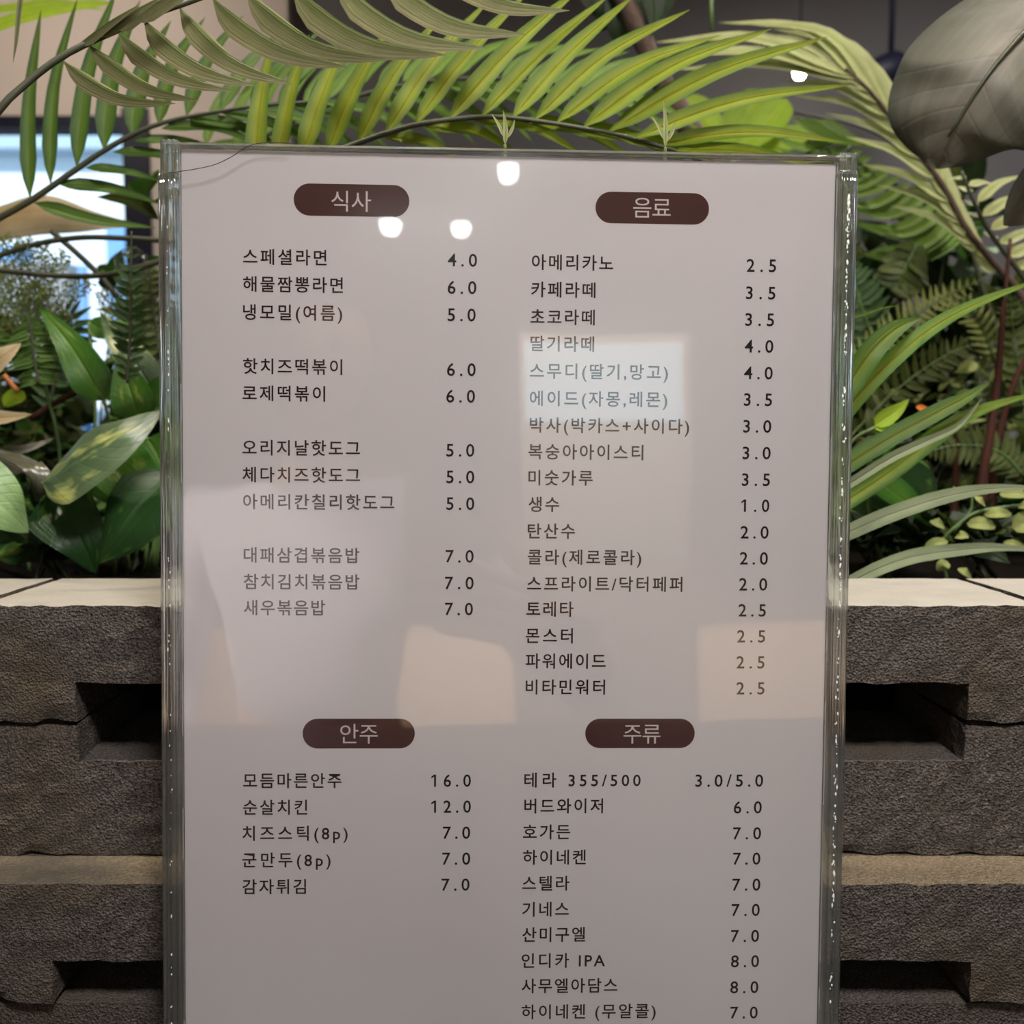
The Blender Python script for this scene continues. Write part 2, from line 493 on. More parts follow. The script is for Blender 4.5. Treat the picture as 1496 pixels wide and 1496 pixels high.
# window opening in the back wall
wx0, wx1 = -3.3, at(200, 300, YB).x
wz1, wz0 = at(100, 172, YB).z, 0.55
struct('wall_back', [((wx1 + 0.05, YB, 0), (XR + T, YB + T, ZC))], M_WALLD)
struct('wall_back_left', [((XL - T, YB, 0), (wx0, YB + T, ZC)), ((wx0, YB, wz1), (wx1 + 0.05, YB + T, ZC)), ((wx0, YB, 0), (wx1 + 0.05, YB + T, wz0)),
                          ((wx1 + 0.075, YB - 0.08, 0), (at(430, 100, YB).x, YB, ZC))], M_WALLB)  # beige of this back wall part stands in for brighter light here
wr = bpy.data.objects.new('window_1', None); COL.objects.link(wr); tag(wr, kind='structure'); wr.location = (wx0, YB, wz0)
fb = MB()
fw = 0.035
fb.box((wx0, YB - 0.02, wz1 - fw), (wx1, YB + 0.06, wz1)); fb.box((wx0, YB - 0.02, wz0), (wx1, YB + 0.06, wz0 + 0.05))
fb.box((wx1 - 0.004, YB - 0.09, wz0), (wx1 + 0.075, YB + 0.06, wz1)); fb.box((wx0, YB - 0.02, wz0), (wx0 + 0.05, YB + 0.06, wz1))
fb.to('window_frame', wr, [M_FRAME], False)
for xm in (at(-250, 300, YB).x, ):
    b = MB(); b.box((xm - 0.025, YB - 0.01, wz0), (xm + 0.025, YB + 0.05, wz1)); b.to('mullion', wr, [M_FRAME], False)
b = MB(); b.box((wx0 + 0.04, YB + 0.02, wz0 + 0.04), (wx1, YB + 0.026, wz1 - fw)); b.to('pane', wr, [M_GLASSW], False)

# outside: white sunlit facade with blue glazing, and a pale street wall
bl = thing('building', 'pale sunlit building seen through the window glass', 'building', (-4.2, 7.5, 0))
M_WHITE = plain('white_render', (0.86, 0.88, 0.90), 0.7)
M_BLUEG = plain('blue_glazing', (0.22, 0.42, 0.75), 0.15)
M_PALEB = plain('pale_blue_panel', (0.42, 0.52, 0.62), 0.5)
b = MB(); b.box((-9, 7.5, 0), (-1.5, 9.0, at(50, 190, 7.5).z)); b.to('wall', bl, [M_WHITE], False)
b = MB(); b.box((-9, 7.3, at(50, 216, 7.3).z), (-1.5, 7.5, at(50, 170, 7.3).z)); b.to('fascia_panel', bl, [M_PALEB], False)
for k in range(7):
    xa = at(-330 + k * 80, 300, 7.4).x
    xb = at(-330 + k * 80 + 46, 300, 7.4).x
    b = MB(); b.box((xa, 7.44, at(0, 640, 7.4).z), (xb, 7.5, at(0, 330 + (k % 3) * 28, 7.4).z)); b.to('window_panel', bl, [M_BLUEG], False)
gy = thing('garden_wall', 'grey garden wall outside the window', 'wall', (-4.0, 6.0, 0))
b = MB(); b.box((-6.5, 6.0, 0), (at(98, 400, 6.0).x, 6.15, at(0, 383, 6.0).z)); b.to('wall', gy, [plain('grey_render', (0.36, 0.34, 0.36), 0.8)], False)
gr = MB(); gr.box((-12, YB + T, -0.12), (12, 14, -0.02)); tag(gr.top('ground', [plain('outside_paving', (0.35, 0.34, 0.32), 0.9)]), kind='structure')

# small lit bulb and black track spotlight seen behind the leaves
pl = thing('pendant_bulb', 'small bright bulb glowing behind the pale drooping palm', 'lamp', at(1168, 105, 2.75))
b = MB(); c = Vector(at(1168, 105, 2.75))
b.tube([c + Vector((0, 0, 0.5 * 0)) + Vector((0, 0, z)) for z in (-0.022, -0.012, 0.0, 0.012, 0.02)], [0.006, 0.014, 0.017, 0.012, 0.006], 12)
b.to('bulb', pl, [plain('bulb_glow', (1, 1, 1), 0.5, emit=(1.0, 0.85, 0.6), es=40)])
b = MB(); b.tube([c + Vector((0, 0, 0.02)), c + Vector((0, 0, 0.05))], 0.012, 10); b.tube([c + Vector((0, 0, 0.05)), (c.x, c.y, ZC)], 0.0025, 6)
b.to('socket', pl, [M_FRAME])
ts = thing('track_spotlight', 'black spotlight on the grey wall beside the big hanging leaf', 'lamp', at(1290, 108, 2.7))
c = Vector(at(1290, 112, 2.7)); b = MB()
b.tube([c + Vector((-0.07, -0.03, -0.03)), c + Vector((0.03, 0.0, 0.02)), c + Vector((0.07, 0.02, 0.035))], [0.045, 0.05, 0.03], 16); b.to('lamp_head', ts, [M_FRAME])
b = MB(); b.tube([c + Vector((0.02, 0, 0.05)), (c.x + 0.02, c.y, ZC)], 0.008, 8); b.to('stem', ts, [M_FRAME])
b = MB(); b.tube([c + Vector((-0.072, -0.031, -0.031)), c + Vector((-0.069, -0.03, -0.03))], 0.037, 16); b.to('lens', ts, [plain('lamp_lens', (0.4, 0.4, 0.45), 0.1)])

# ceiling lights whose mirror images stand in the acrylic
for i, (x, y, lb) in enumerate([(-0.335, -3.98, 'round ceiling downlight over the bench, mirrored just below the first menu heading'),
                                (0.005, -3.985, 'round ceiling downlight over the bench, mirrored above the first price'),
                                (0.209, -3.148, 'round ceiling downlight nearest the counter, mirrored at the top edge')]):
    cl = thing('ceiling_light', lb, 'lamp', (x, y, ZC), group='ceiling downlights behind the visitor')
    b = MB(); b.tube([(x, y, ZC - 0.012), (x, y, ZC)], [0.078, 0.085], 24); b.to('trim_ring', cl, [M_WHITE])
    b = MB(); b.tube([(x, y, ZC - h_) for h_ in (.075, .072, .06, .035, .012)], [.012, .027, .038, .045, .046], 24)
    b.to('diffuser', cl, [plain('downlight_glow', (1, 1, 1), 0.5, emit=(0.95, 1.0, 0.97), es=45)])

# furniture behind the camera (seen mirrored in the acrylic)
M_BENCH = plain('cream_upholstery', (0.72, 0.60, 0.46), 0.8, noise_amt=0.06, nscale=9)
bn = thing('bench', 'long cream upholstered bench across the room', 'bench', (0.5, -3.2, 0))
b = MB(); b.box((-2.6, -3.25, 0.0), (3.4, -3.0, 0.715)); b.to('backrest', bn, [M_BENCH], False)
b = MB(); b.box((-2.6, -3.8, 0.12), (3.4, -3.26, 0.44)); b.to('seat', bn, [M_BENCH], False)
kk = thing('display_kiosk', 'standing kiosk with a bright pale blue screen', 'kiosk', (0.57, -2.95, 0))
b = MB(); b.box((0.25, -2.98, 0.0), (0.93, -2.90, 1.93)); b.to('housing', kk, [plain('kiosk_white', (0.14, 0.145, 0.145), 0.4)], False)
b = MB(); b.box((0.27, -2.90, 1.57), (0.905, -2.893, 1.895)); b.to('screen', kk, [plain('kiosk_screen', (0.1, 0.1, 0.1), 0.3, emit=(0.55, 0.85, 1.0), es=4.0)], False)
b = MB(); b.box((0.50, -2.90, 1.03), (0.89, -2.893, 1.53)); b.to('lower_panel', kk, [plain('kiosk_panel', (0.1, 0.1, 0.1), 0.3, emit=(0.75, 0.85, 0.75), es=0.35)], False)
ct = thing('service_counter', 'dark service counter that the menu holder stands on', 'counter', (0, 0.05, 0))
b = MB(); b.box((-1.6, -0.31, 0.915), (1.8, 0.436, 0.953)); b.to('worktop', ct, [M_COUNTER], False)
b = MB(); b.box((-1.55, -0.24, 0.0), (1.75, 0.40, 0.915)); b.to('front_panel', ct, [M_COUNTER], False)

# ------------------------------------------------------------------ planter of concrete blocks
Y1, Y2 = 0.475, 0.566
ZT = at(700, 884, Y1).z
ZJ1 = at(700, 1060, Y1).z
ZJ2 = at(700, 1252, Y1).z
YL = 0.4457
ZJ3 = ZJ2 - (ZT - ZJ1)
ZJ4 = ZJ3 - (ZJ1 - ZJ2)


def lin(a, b, step):
    n = max(1, round((b - a) / step))
    return [a + (b - a) * i / n for i in range(n + 1)]


def block(root, x0, x1, zb, zt, yf, yb, notch=None, cap=False, seed=0, step=0.0055, capmat=None):
    """U-shaped concrete block: notch=(xa, xb, 'top'|'bottom', depth) cut right through its depth"""
    g = 0.0030 if cap else 0.0012
    x0 += g; x1 -= g; zb += g * 0.6
    if notch:
        xa, xb, side, dp = notch
        xs = lin(x0, xa, step) + lin(xa, xb, step)[1:] + lin(xb, x1, step)[1:]
        zm = zt - dp if side == 'top' else zb + dp
        zs = lin(zb, zm, step) + lin(zm, zt, step)[1:]
    else:
        xs = lin(x0, x1, step); zs = lin(zb, zt, step)
    ys = lin(yf, yb, step * 1.5)

    def solid(i, k):
        if not (0 <= i < len(xs) - 1 and 0 <= k < len(zs) - 1): return False
        if not notch: return True
        cx = (xs[i] + xs[i + 1]) / 2; cz = (zs[k] + zs[k + 1]) / 2
        return not (xa < cx < xb and ((cz > zm) if side == 'top' else (cz < zm)))
    V = {}; vs = []; fs = []; idx = []

    def vid(i, j, k):
        key = (i, j, k)
        if key not in V:
            V[key] = len(vs); vs.append(Vector((xs[i], ys[j], zs[k])))
        return V[key]
    nj = len(ys) - 1
    for i in range(len(xs) - 1):
        for k in range(len(zs) - 1):
            if not solid(i, k): continue
            fs.append((vid(i, 0, k), vid(i + 1, 0, k), vid(i + 1, 0, k + 1), vid(i, 0, k + 1))); idx.append(0)
            fs.append((vid(i, nj, k), vid(i, nj, k + 1), vid(i + 1, nj, k + 1), vid(i + 1, nj, k))); idx.append(0)
            for j in range(nj):
                if not solid(i, k + 1):
                    fs.append((vid(i, j, k + 1), vid(i + 1, j, k + 1), vid(i + 1, j + 1, k + 1), vid(i, j + 1, k + 1)))
                    idx.append(1 if cap and k == len(zs) - 2 else 0)
                if not solid(i, k - 1): fs.append((vid(i, j, k), vid(i, j + 1, k), vid(i + 1, j + 1, k), vid(i + 1, j, k))); idx.append(0)
                if not solid(i - 1, k): fs.append((vid(i, j, k), vid(i, j, k + 1), vid(i, j + 1, k + 1), vid(i, j + 1, k))); idx.append(0)
                if not solid(i + 1, k): fs.append((vid(i + 1, j, k), vid(i + 1, j + 1, k), vid(i + 1, j + 1, k + 1), vid(i + 1, j, k + 1))); idx.append(0)
    out = []
    for v in vs:
        q = v + Vector((seed * 3.1, 0, 0))
        n1 = noise.noise_vector(q * 90) * 0.0011
        n2 = noise.noise_vector(q * 260) * 0.0007
        top = cap and abs(v.z - zt) < 1e-5
        if top:
            d = Vector((n1.x, n1.y, n1.z * 0.25))
            if abs(v.y - yf) < 1e-5: d.z -= abs(noise.noise(q * 150)) * 0.0022; d.y += abs(n2.y) * 1.2
        else:
            d = n1 + n2
            edge = abs(v.z - zt) < 1e-5 or abs(v.z - zb) < 1e-5
            if edge and abs(v.y - yf) < 1e-5:
                ch = max(0.0, noise.noise(q * 60)) * 0.0045
                d.y += ch; d.z += ch * (-0.6 if abs(v.z - zt) < 1e-5 else 0.6)
        out.append(v + d)
    return child('concrete_block', out, fs, root, [M_BLOCK, capmat or M_CAP], smooth=False, idx=idx)


pw = thing('block_planter', 'dark concrete block planter wall with pale cream top edge', 'planter', (0, Y1, 0))


def X1(px): return at(px, 1000, Y1).x
def X2(px): return at(px, 1400, YL).x


cols = [(-814, -35), (-35, 744), (744, 1523), (1523, 2302)]
seed = 0
for a, c in cols:
    n0, n1 = a + 143, c - 108
    nd1 = ZJ1 - 0.0; top_dp = at(700, 1003, Y1).z - ZJ1; bot_dp = ZJ1 - at(700, 1113, Y1).z
    block(pw, X1(a), X1(c), ZJ1, ZT, Y1, Y2, (X1(n0), X1(n1), 'bottom', top_dp), True, seed)
    block(pw, X1(a), X1(c), ZJ2, ZJ1, Y1 + 0.001, Y2, (X1(n0), X1(n1), 'top', bot_dp), False, seed + 1)
    block(pw, X1(a), X1(c), ZJ3, ZJ2, YL, Y2 - 0.01, (X1(n0) - 0.002, X1(n1) - 0.008, 'bottom', at(700, 1409, YL).z - ZJ3), True, seed + 2, capmat=M_LEDGE)
    seed += 3
# lower courses reach the floor below the counter top
b = MB(); b.box((X1(-814), YL + 0.004, 0.0), (X1(2302), Y2, ZJ3 - 0.001)); o = b.to('plinth', pw, [M_BLOCK], False)
b = MB(); b.box((X1(-814), 1.58, 0.0), (X1(2302), 1.68, ZT - 0.02)); b.to('rear_wall', pw, [M_BLOCK], False)
b = MB(); b.box((X1(-814), Y2 + 0.001, 0.0), (X1(2302), 1.58, ZT - 0.05)); b.to('soil_bed', pw, [M_SOIL], False)
# soil
sv, sf = [], []
nx, ny = 90, 34
for j in range(ny + 1):
    for i in range(nx + 1):
        x = X1(-814) + (X1(2302) - X1(-814)) * i / nx; y = Y2 + 0.001 + (1.58 - Y2) * j / ny
        sv.append((x, y, ZT - 0.022 + 0.02 * noise.noise(Vector((x * 14, y * 14, 0)))))
for j in range(ny):
    for i in range(nx):
        a = j * (nx + 1) + i; sf.append((a, a + 1, a + nx + 2, a + nx + 1))
so = obj('soil', mesh('soil', [Vector(v) - pw.location for v in sv], sf, None, [M_SOIL], True), pw); so['kind'] = 'stuff'

# ------------------------------------------------------------------ menu holder and sheet
BO = Vector((-0.15727063, 0.43330807, 0.13120046)) + CAM
yaw, lean, roll = 0.03192587, 0.03811383, -0.00980764
u_ = Vector((math.cos(yaw), math.sin(yaw), 0)); n0 = Vector((math.sin(yaw), -math.cos(yaw), 0))
v_ = Vector((0, 0, 1)) * math.cos(lean) - n0 * math.sin(lean)
BN = u_.cross(v_)
BU = u_ * math.cos(roll) + v_ * math.sin(roll)
BV = -u_ * math.sin(roll) + v_ * math.cos(roll)
BW, BH = 0.315, 0.4265
BM = Matrix((BU, BV, BN)).transposed().to_4x4(); BM.translation = BO


def uvp(px, py, off=-0.0024):
    r = at(px, py, 1.0) - CAM
    o = BO + BN * off
    t = (o - CAM).dot(BN) / r.dot(BN)
    q = CAM + r * t - BO
    return q.dot(BU), q.dot(BV)


hold = thing('menu_holder', 'clear acrylic menu holder leaning upright on the dark counter', 'menu holder', BO)
hold.rotation_euler = BM.to_euler()


def bchild(name, mb, root, mats, smooth=False, parent=None):
    o = obj(name, mesh(name, mb.v, mb.f, mb.uv, mats, smooth), parent or root)
    return o


RW = 0.0088
b = MB(); b.box((RW, -BH, -0.0018), (BW - RW, -0.0008, 0)); bchild('front_panel', b, hold, [M_ACR])
b = MB(); b.box((RW, -BH, -0.0052), (BW - RW, -0.0008, -0.0034)); bchild('back_panel', b, hold, [M_ACR])
# thick bright top edge strip
b = MB()
prof = [(-0.0056, -0.0001), (-0.0050, 0.0007), (-0.0028, 0.0004), (-0.0006, 0.0007), (0.0004, 0.0002), (0.0002, -0.0006), (-0.0054, -0.0006)]
n = 60
vs = []; fs = []
for i in range(n + 1):
    x = RW * 0.2 + (BW - RW * 0.4) * i / n
    for (zz, yy) in prof: vs.append((x, yy + 0.00018 * noise.noise(Vector((x * 90, zz * 300, 2))), zz))
m_ = len(prof)
for i in range(n):
    for k in range(m_):
        k2 = (k + 1) % m_
        fs.append((i * m_ + k, (i + 1) * m_ + k, (i + 1) * m_ + k2, i * m_ + k2))
fs.append(tuple(range(m_))); fs.append(tuple(n * m_ + k for k in range(m_))[::-1])
b.add(vs, fs); bchild('top_edge', b, hold, [M_RAIL], False)


def rail(x0, x1, y0, y1, seed, inset=0.0):
    """fluted clear edge strip: ridged front, flat back"""
    b = MB()
    w = x1 - x0
    fr = []
    N = 25
    for i in range(N):
        s = i / (N - 1)
        z = 0.0008 + 0.0013 * abs(math.sin(s * math.pi * 3 + 0.2)) + 0.0004 * math.sin(s * 23 + seed)
        fr.append((x0 + w * s, z - inset))
    prof = fr + [(x1, -0.0064 + inset), (x0 + w * 0.66, -0.0071 + inset), (x0 + w * 0.33, -0.0059 + inset), (x0, -0.0066 + inset)]
    m = len(prof); n = 70; vs = []; fs = []
    for j in range(n + 1):
        y = y1 + (y0 - y1) * j / n
        for k, (x, z) in enumerate(prof):
            vs.append((x + 0.00022 * noise.noise(Vector((y * 40 + seed, k * 0.8, 1))), y, z + 0.0002 * noise.noise(Vector((y * 55, k * 0.9 + seed, 4)))))
    for j in range(n):
        for k in range(m):
            k2 = (k + 1) % m
            fs.append((j * m + k, (j + 1) * m + k, (j + 1) * m + k2, j * m + k2))
    fs.append(tuple(range(m))); fs.append(tuple(n * m + k for k in range(m))[::-1])
    b.add(vs, fs)
    return b


bchild('side_rail', rail(0.0, RW, -BH, -0.0135, 1), hold, [M_RAIL], True)
bchild('rail_cap', rail(0.0008, RW - 0.0003, -0.0130, 0.0012, 3, 0.0004), hold, [M_RAIL], True)
bchild('side_rail', rail(BW - RW, BW, -BH, -0.0072, 5), hold, [M_RAIL], True)
bchild('rail_cap', rail(BW - RW + 0.0002, BW + 0.0002, -0.0068, 0.0012, 8, 0.0003), hold, [M_RAIL], True)
# dried glue beads down the right rail and fewer down the left
gb = MB()
rng = random.Random(3)
for side, cnt in ((1, 190), (0, 60)):
    for i in range(cnt):
        t = rng.random()
        y = -0.018 - (t ** 1.7 if side else t) * 0.39
        if side and -0.105 < y < -0.09: continue
        x = (BW - RW * 0.5 + rng.gauss(0, 0.00035)) if side else (RW * 0.45 + rng.gauss(0, 0.0003))
        r = rng.uniform(0.0002, 0.0006) * (1.0 if side else 0.7)
        hgt = rng.uniform(1, 3.0)
        gb.add([(x - r, y, 0.0021), (x, y - r * hgt, 0.0021), (x + r, y, 0.0021), (x, y + r * hgt, 0.0021), (x, y, 0.0021 + r * 0.7)],
               [(0, 1, 4), (1, 2, 4), (2, 3, 4), (3, 0, 4)])
o = bchild('glue_bead', gb, hold, [M_GLUE], True); o['kind'] = 'stuff'

sheet = thing('menu_sheet', 'white printed price list sheet inside the clear holder', 'menu', BO)
sheet.rotation_euler = BM.to_euler()
b = MB()
nxp, nyp = 24, 30
vs = []; fs = []
for j in range(nyp + 1):
    for i in range(nxp + 1):
        x = 0.0090 + 0.2970 * i / nxp; y = -0.0017 - 0.0012 * i / nxp - 0.4200 * j / nyp
        z = -0.00255
        vs.append((x, y, z))
for j in range(nyp):
    for i in range(nxp):
        a = j * (nxp + 1) + i; fs.append((a, a + nxp + 1, a + nxp + 2, a + 1))
b.add(vs, fs); bchild('paper', b, sheet, [M_PAPER])


def pill(px0, px1, py0, py1):
    xa, ya = uvp(px0, (py0 + py1) / 2); xb, yb = uvp(px1, (py0 + py1) / 2)
    _, yt = uvp((px0 + px1) / 2, py0); _, yl = uvp((px0 + px1) / 2, py1)
    r = (yt - yl) / 2; cy = (yt + yl) / 2
    pts = []
    for k in range(25):
        a = math.pi / 2 + math.pi * k / 24; pts.append((xa + r + r * math.cos(a), cy + r * math.sin(a), -0.00250))
    for k in range(25):
        a = -math.pi / 2 + math.pi * k / 24; pts.append((xb - r + r * math.cos(a), cy + r * math.sin(a), -0.00250))
    b = MB(); b.add(pts, [tuple(range(50))])
    return bchild('heading_label', b, sheet, [M_BROWN])


def text(name, s, px0, px1, pyc, size, mat, z=-0.00245, parent=None, thin=0.0, kor=True):
    xa, ya = uvp(px0, pyc); xb, yb = uvp(px1, pyc)
    want = xb - xa
    c = bpy.data.curves.new(name, 'FONT'); c.body = s; c.size = size
    c.offset = thin
    c.resolution_u = 3
    c.fill_mode = 'FRONT'
    o = bpy.data.objects.new(name, c); COL.objects.link(o)

    def ext():
        me = bpy.data.meshes.new_from_object(o.evaluated_get(bpy.context.evaluated_depsgraph_get()))
        xs = [v.co.x for v in me.vertices]; ys = [v.co.y for v in me.vertices]
        return me, min(xs), max(xs), min(ys), max(ys)
    me, x0, x1, y0, y1 = ext(); w1 = x1 - x0
    if len(s) > 1:
        bpy.data.meshes.remove(me)
        c.space_character = 1.5
        me, x0, x1, y0, y1 = ext(); w2 = x1 - x0
        k = (w2 - w1) / 0.5
        if k > 1e-6:
            c.space_character = max(0.6, 1 + (want - w1) / k)
            bpy.data.meshes.remove(me)
            me, x0, x1, y0, y1 = ext()
    if not kor and s[0] == '1': xa += 0.0010; want -= 0.0010
    ym = 0.36 * size if kor else 0.365 * size
    sx = want / (x1 - x0)
    for v in me.vertices:
        v.co = Vector((xa + (v.co.x - x0) * sx, ya + (v.co.y - ym) , z))
    bpy.data.objects.remove(o); bpy.data.curves.remove(c)
    if not kor and s[0] == '1':      # the slanted flag of the figure one
        bm = bmesh.new(); bm.from_mesh(me)
        top = max(v.co.y for v in me.vertices)
        q = [(xa + .0001, top), (xa - .0013, top - .0011), (xa - .0013, top - .0019), (xa + .0001, top - .0010)]
        bm.faces.new([bm.verts.new((x_, y_, z)) for x_, y_ in q][::-1])
        bm.to_mesh(me); bm.free()
    me.materials.clear(); me.materials.append(mat)
    me.name = name
    return obj(name, me, parent or sheet)


KS, NS = 0.00765, 0.0082
ROWS = """스페셜라면|355|477|375|4.0|654|697|379
해물짬뽕라면|355|501|415|6.0|654|696|419
냉모밀(여름)|355|500|456|5.0|654|695|459
핫치즈떡볶이|355|500|535|6.0|653|695|539
로제떡볶이|354|475|574.5|6.0|652|694|578
오리지날핫도그|354|526|654|5.0|652|693|657
체다치즈핫도그|354|526|693.5|5.0|652|693|696
아메리칸칠리핫도그|355|576|733|5.0|652|693|735
대패삼겹볶음밥|356|525|811|7.0|651|692|812
참치김치볶음밥|356|525|850|7.0|650|692|851
새우볶음밥|356|475|888|7.0|650|691|889
모듬마른안주|355|499|1141|16.0|631|688|1140
순살치킨|355|449|1180|12.0|631|688|1178
치즈스틱(8p)|354|508|1218|7.0|647|687|1216
군만두(8p)|354|483|1257|7.0|646|687|1254
감자튀김|354|447|1296|7.0|645|686|1292
아메리카노|777|896|383|2.5|1091|1134|387
카페라떼|776|870|423|3.5|1090|1133|427
초코라떼|775|869|463|3.5|1089|1131|466
딸기라떼|775|868|502|4.0|1088|1130|505
스무디(딸기,망고)|774|976|542|4.0|1087|1129|544
에이드(자몽,레몬)|774|975|582|3.5|1087|1128|583
박사(박카스+사이다)|774|1007|621|3.0|1086|1127|622
복숭아아이스티|772|940|660|3.0|1085|1126|661
미숫가루|772|866|698|3.5|1084|1125|700
생수|772|817|737|1.0|1084|1124|738
탄산수|771|840|776|2.0|1082|1123|777
콜라(제로콜라)|771|937|814|2.0|1081|1122|815
스프라이트/닥터페퍼|770|997|853|2.0|1080|1121|853
토레타|769|838|890|2.5|1079|1119|891
몬스터|768|837|929|2.5|1077|1118|929
파워에이드|768|885|966|2.5|1076|1117|967
비타민워터|768|884|1004|2.5|1076|1117|1005
테라 355/500|766|936|1140|3.0/5.0|1016|1115|1140
버드와이저|766|881|1178|6.0|1072|1113|1179
호가든|764|833|1216|7.0|1071|1112|1217
하이네켄|764|856|1253|7.0|1071|1111|1254
스텔라|763|832|1291|7.0|1070|1111|1292
기네스|763|831|1329|7.0|1069|1110|1329
산미구엘|763|855|1366|7.0|1068|1109|1367
인디카 IPA|762|884|1404|8.0|1068|1109|1404
사무엘아담스|762|902|1441|8.0|1067|1108|1442
하이네켄 (무알콜)|762|958|1479|7.0|1067|1107|1479"""
for row in ROWS.split('\n'):
    s, a, c, y, p, pa, pc, py = row.split('|')
    text('item_text', s, float(a), float(c), float(y), KS, M_INK, thin=0.00009)
    text('price_text', p, float(pa), float(pc), float(py), NS, M_BLACK, kor=False, thin=0.00008)
for s, a, c, y, q in [('식사', 484, 542, 294, (429, 598, 269, 316)), ('음료', 925, 980, 303.5, (870, 1036, 281, 327)),
                      ('안주', 497, 552, 1072.5, (442, 606, 1050, 1093.5)), ('주류', 911, 965, 1072.5, (855, 1015, 1050, 1093))]:
    h = pill(*q)
    text('heading_text', s, a, c, y, 0.0102, M_PINK, z=-0.00238, parent=h)

# stray hair lying across the top left corner of the holder
hp = []
for (px, py) in [(234, 256), (252, 252), (285, 247), (315, 240), (340, 228), (358, 216), (374, 210), (398, 208), (424, 209)]:
    uu, vv = uvp(px, py, 0.0026)
    hp.append(BO + BU * uu + BV * vv + BN * 0.0026)
hs = thing('hair_strand', 'fine dark hair stuck across the upper left corner of the holder', 'hair', hp[0])
b = MB(); b.tube(spline(hp, 40), 0.00018, 6); b.to('strand', hs, [M_HAIRS])

# ------------------------------------------------------------------ plants
def px2m(w, Y): return w * Y / F_PX


def blade(name, root, pix, wpx, mat, nrm=(0, -1, 0.35), parent=None, **kw):
    """pix: [(px,py,Y),...] centreline"""
    P = [at(*p) for p in pix]
    Ym = sum(p[2] for p in pix) / len(pix)
    v, f, uv = ribbon(P, px2m(wpx, Ym), nrm, **kw)
    return child(name, v, f, root, [mat], uv, True, parent=parent)


def frond(label, rach, leaves, wpx, mat, stem=M_STEM, rw=(5, 2), dy=0.03, name='palm_frond', nrm=(0, -1, 0.35), fold=0.3, group=None, prof='lance', sag=0.08, wmul=1.3):
    """rach: rachis pixels with depth. leaves: (x0,y0,x1,y1[,sag[,w[,dY]]])"""
    P = spline([at(*p) for p in rach], 24)
    root = thing(name, label, 'palm leaf', P[0], group)
    n = len(P)
    rad = [px2m(rw[0] + (rw[1] - rw[0]) * i / (n - 1), P[i].y) / 2 for i in range(n)]
    b = MB(); b.tube(P, rad, 8); b.to('rachis', root, [stem])
    for L in leaves:
        x0, y0, x1, y1 = L[:4]
        sg = L[4] if len(L) > 4 else sag
        w = L[5] if len(L) > 5 and L[5] else wpx
        d = L[6] if len(L) > 6 else dy * random.uniform(0.6, 1.4)
        best = min(rach, key=lambda r: (r[0] - x0) ** 2 + (r[1] - y0) ** 2)
        # depth at the base from the rachis
        Y0 = best[2]
        dx, dyy = x1 - x0, y1 - y0
        mx, my = x0 + dx * 0.5 - dyy * sg, y0 + dyy * 0.5 + dx * sg
        jw = w * wmul * random.uniform(0.92, 1.08)
        blade('leaflet', root, [(x0, y0, Y0), (mx, my, Y0 + d * 0.5), (x1, y1, Y0 + d)], jw, mat,
              (nrm[0] + random.uniform(-.12, .12), nrm[1], nrm[2] + random.uniform(-.12, .12)), fold=fold, prof=prof, n=11, m=4)
    return root


# frond A: nearest, khaki leaflets over the top left
frond('large khaki palm leaf arching over the upper left, folded leaflets pointing right',
      [(-60, 250, .50), (-5, 165, .50), (35, 125, .505), (82, 88, .51), (130, 62, .515), (172, 44, .52), (215, 24, .525), (262, 8, .53), (320, -12, .535), (400, -32, .54), (520, -50, .55), (720, -70, .56)],
      [(92, 88, 257, 151, .09, 21), (130, 65, 291, 147, .07, 22), (172, 46, 342, 133, .07, 24), (210, 28, 374, 125, .07, 25), (262, 10, 427, 123, .08, 27),
       (310, -4, 508, 98, .07, 29), (358, -14, 571, 87, .09, 29), (425, -22, 652, 80, .09, 31), (490, -32, 710, 70, .09, 31), (560, -44, 768, 50, .09, 30), (640, -55, 832, 15, .08, 26),
       (112, 66, 205, 5, -.03, 12), (140, 52, 240, -8, -.03, 13), (165, 42, 265, -15, -.03, 13), (195, 30, 310, -30, -.03, 13)],
      22, M_PALM_K, rw=(11, 6), dy=-.02, nrm=(0.1, -.8, 0.55), fold=-1.1, wmul=1.5)

# frond B: dark green, behind it, sweeping up from the left edge
frond('deep green palm leaf rising from the left edge in front of the window',
      [(-60, 345, .70), (-8, 322, .70), (45, 293, .70), (82, 268, .70), (118, 243, .70), (155, 218, .70), (195, 196, .70), (230, 182, .70), (272, 171, .70), (320, 163, .70), (370, 155, .70), (430, 150, .71), (520, 146, .72)],
      [(44, 290, 60, 14, -.03, 19), (74, 270, 114, -5, -.05, 20), (112, 245, 172, -20, -.05, 21), (152, 220, 205, 0, -.06, 22), (193, 200, 250, 30, -.08, 24), (232, 183, 300, 25, -.08, 22),
       (272, 170, 356, 22, -.07, 20), (322, 162, 420, 40, -.06, 19), (365, 156, 470, 45, -.06, 18), (405, 152, 520, 50, -.06, 18), (450, 149, 575, 50, -.06, 18),
       (50, 296, 228, 333, .04, 17), (85, 269, 236, 298, -.05, 16), (125, 245, 240, 266, -.04, 14), (165, 222, 300, 246, -.06, 14), (195, 206, 330, 222, -.06, 14), (235, 188, 385, 214, -.1, 15),
       (272, 172, 420, 222, -.08, 15), (320, 164, 470, 222, -.08, 15), (370, 158, 520, 220, -.08, 15), (420, 152, 560, 215, -.08, 14), (470, 149, 620, 205, -.08, 14)],
      19, M_PALM_D, rw=(10, 4), dy=.02, fold=0.35)

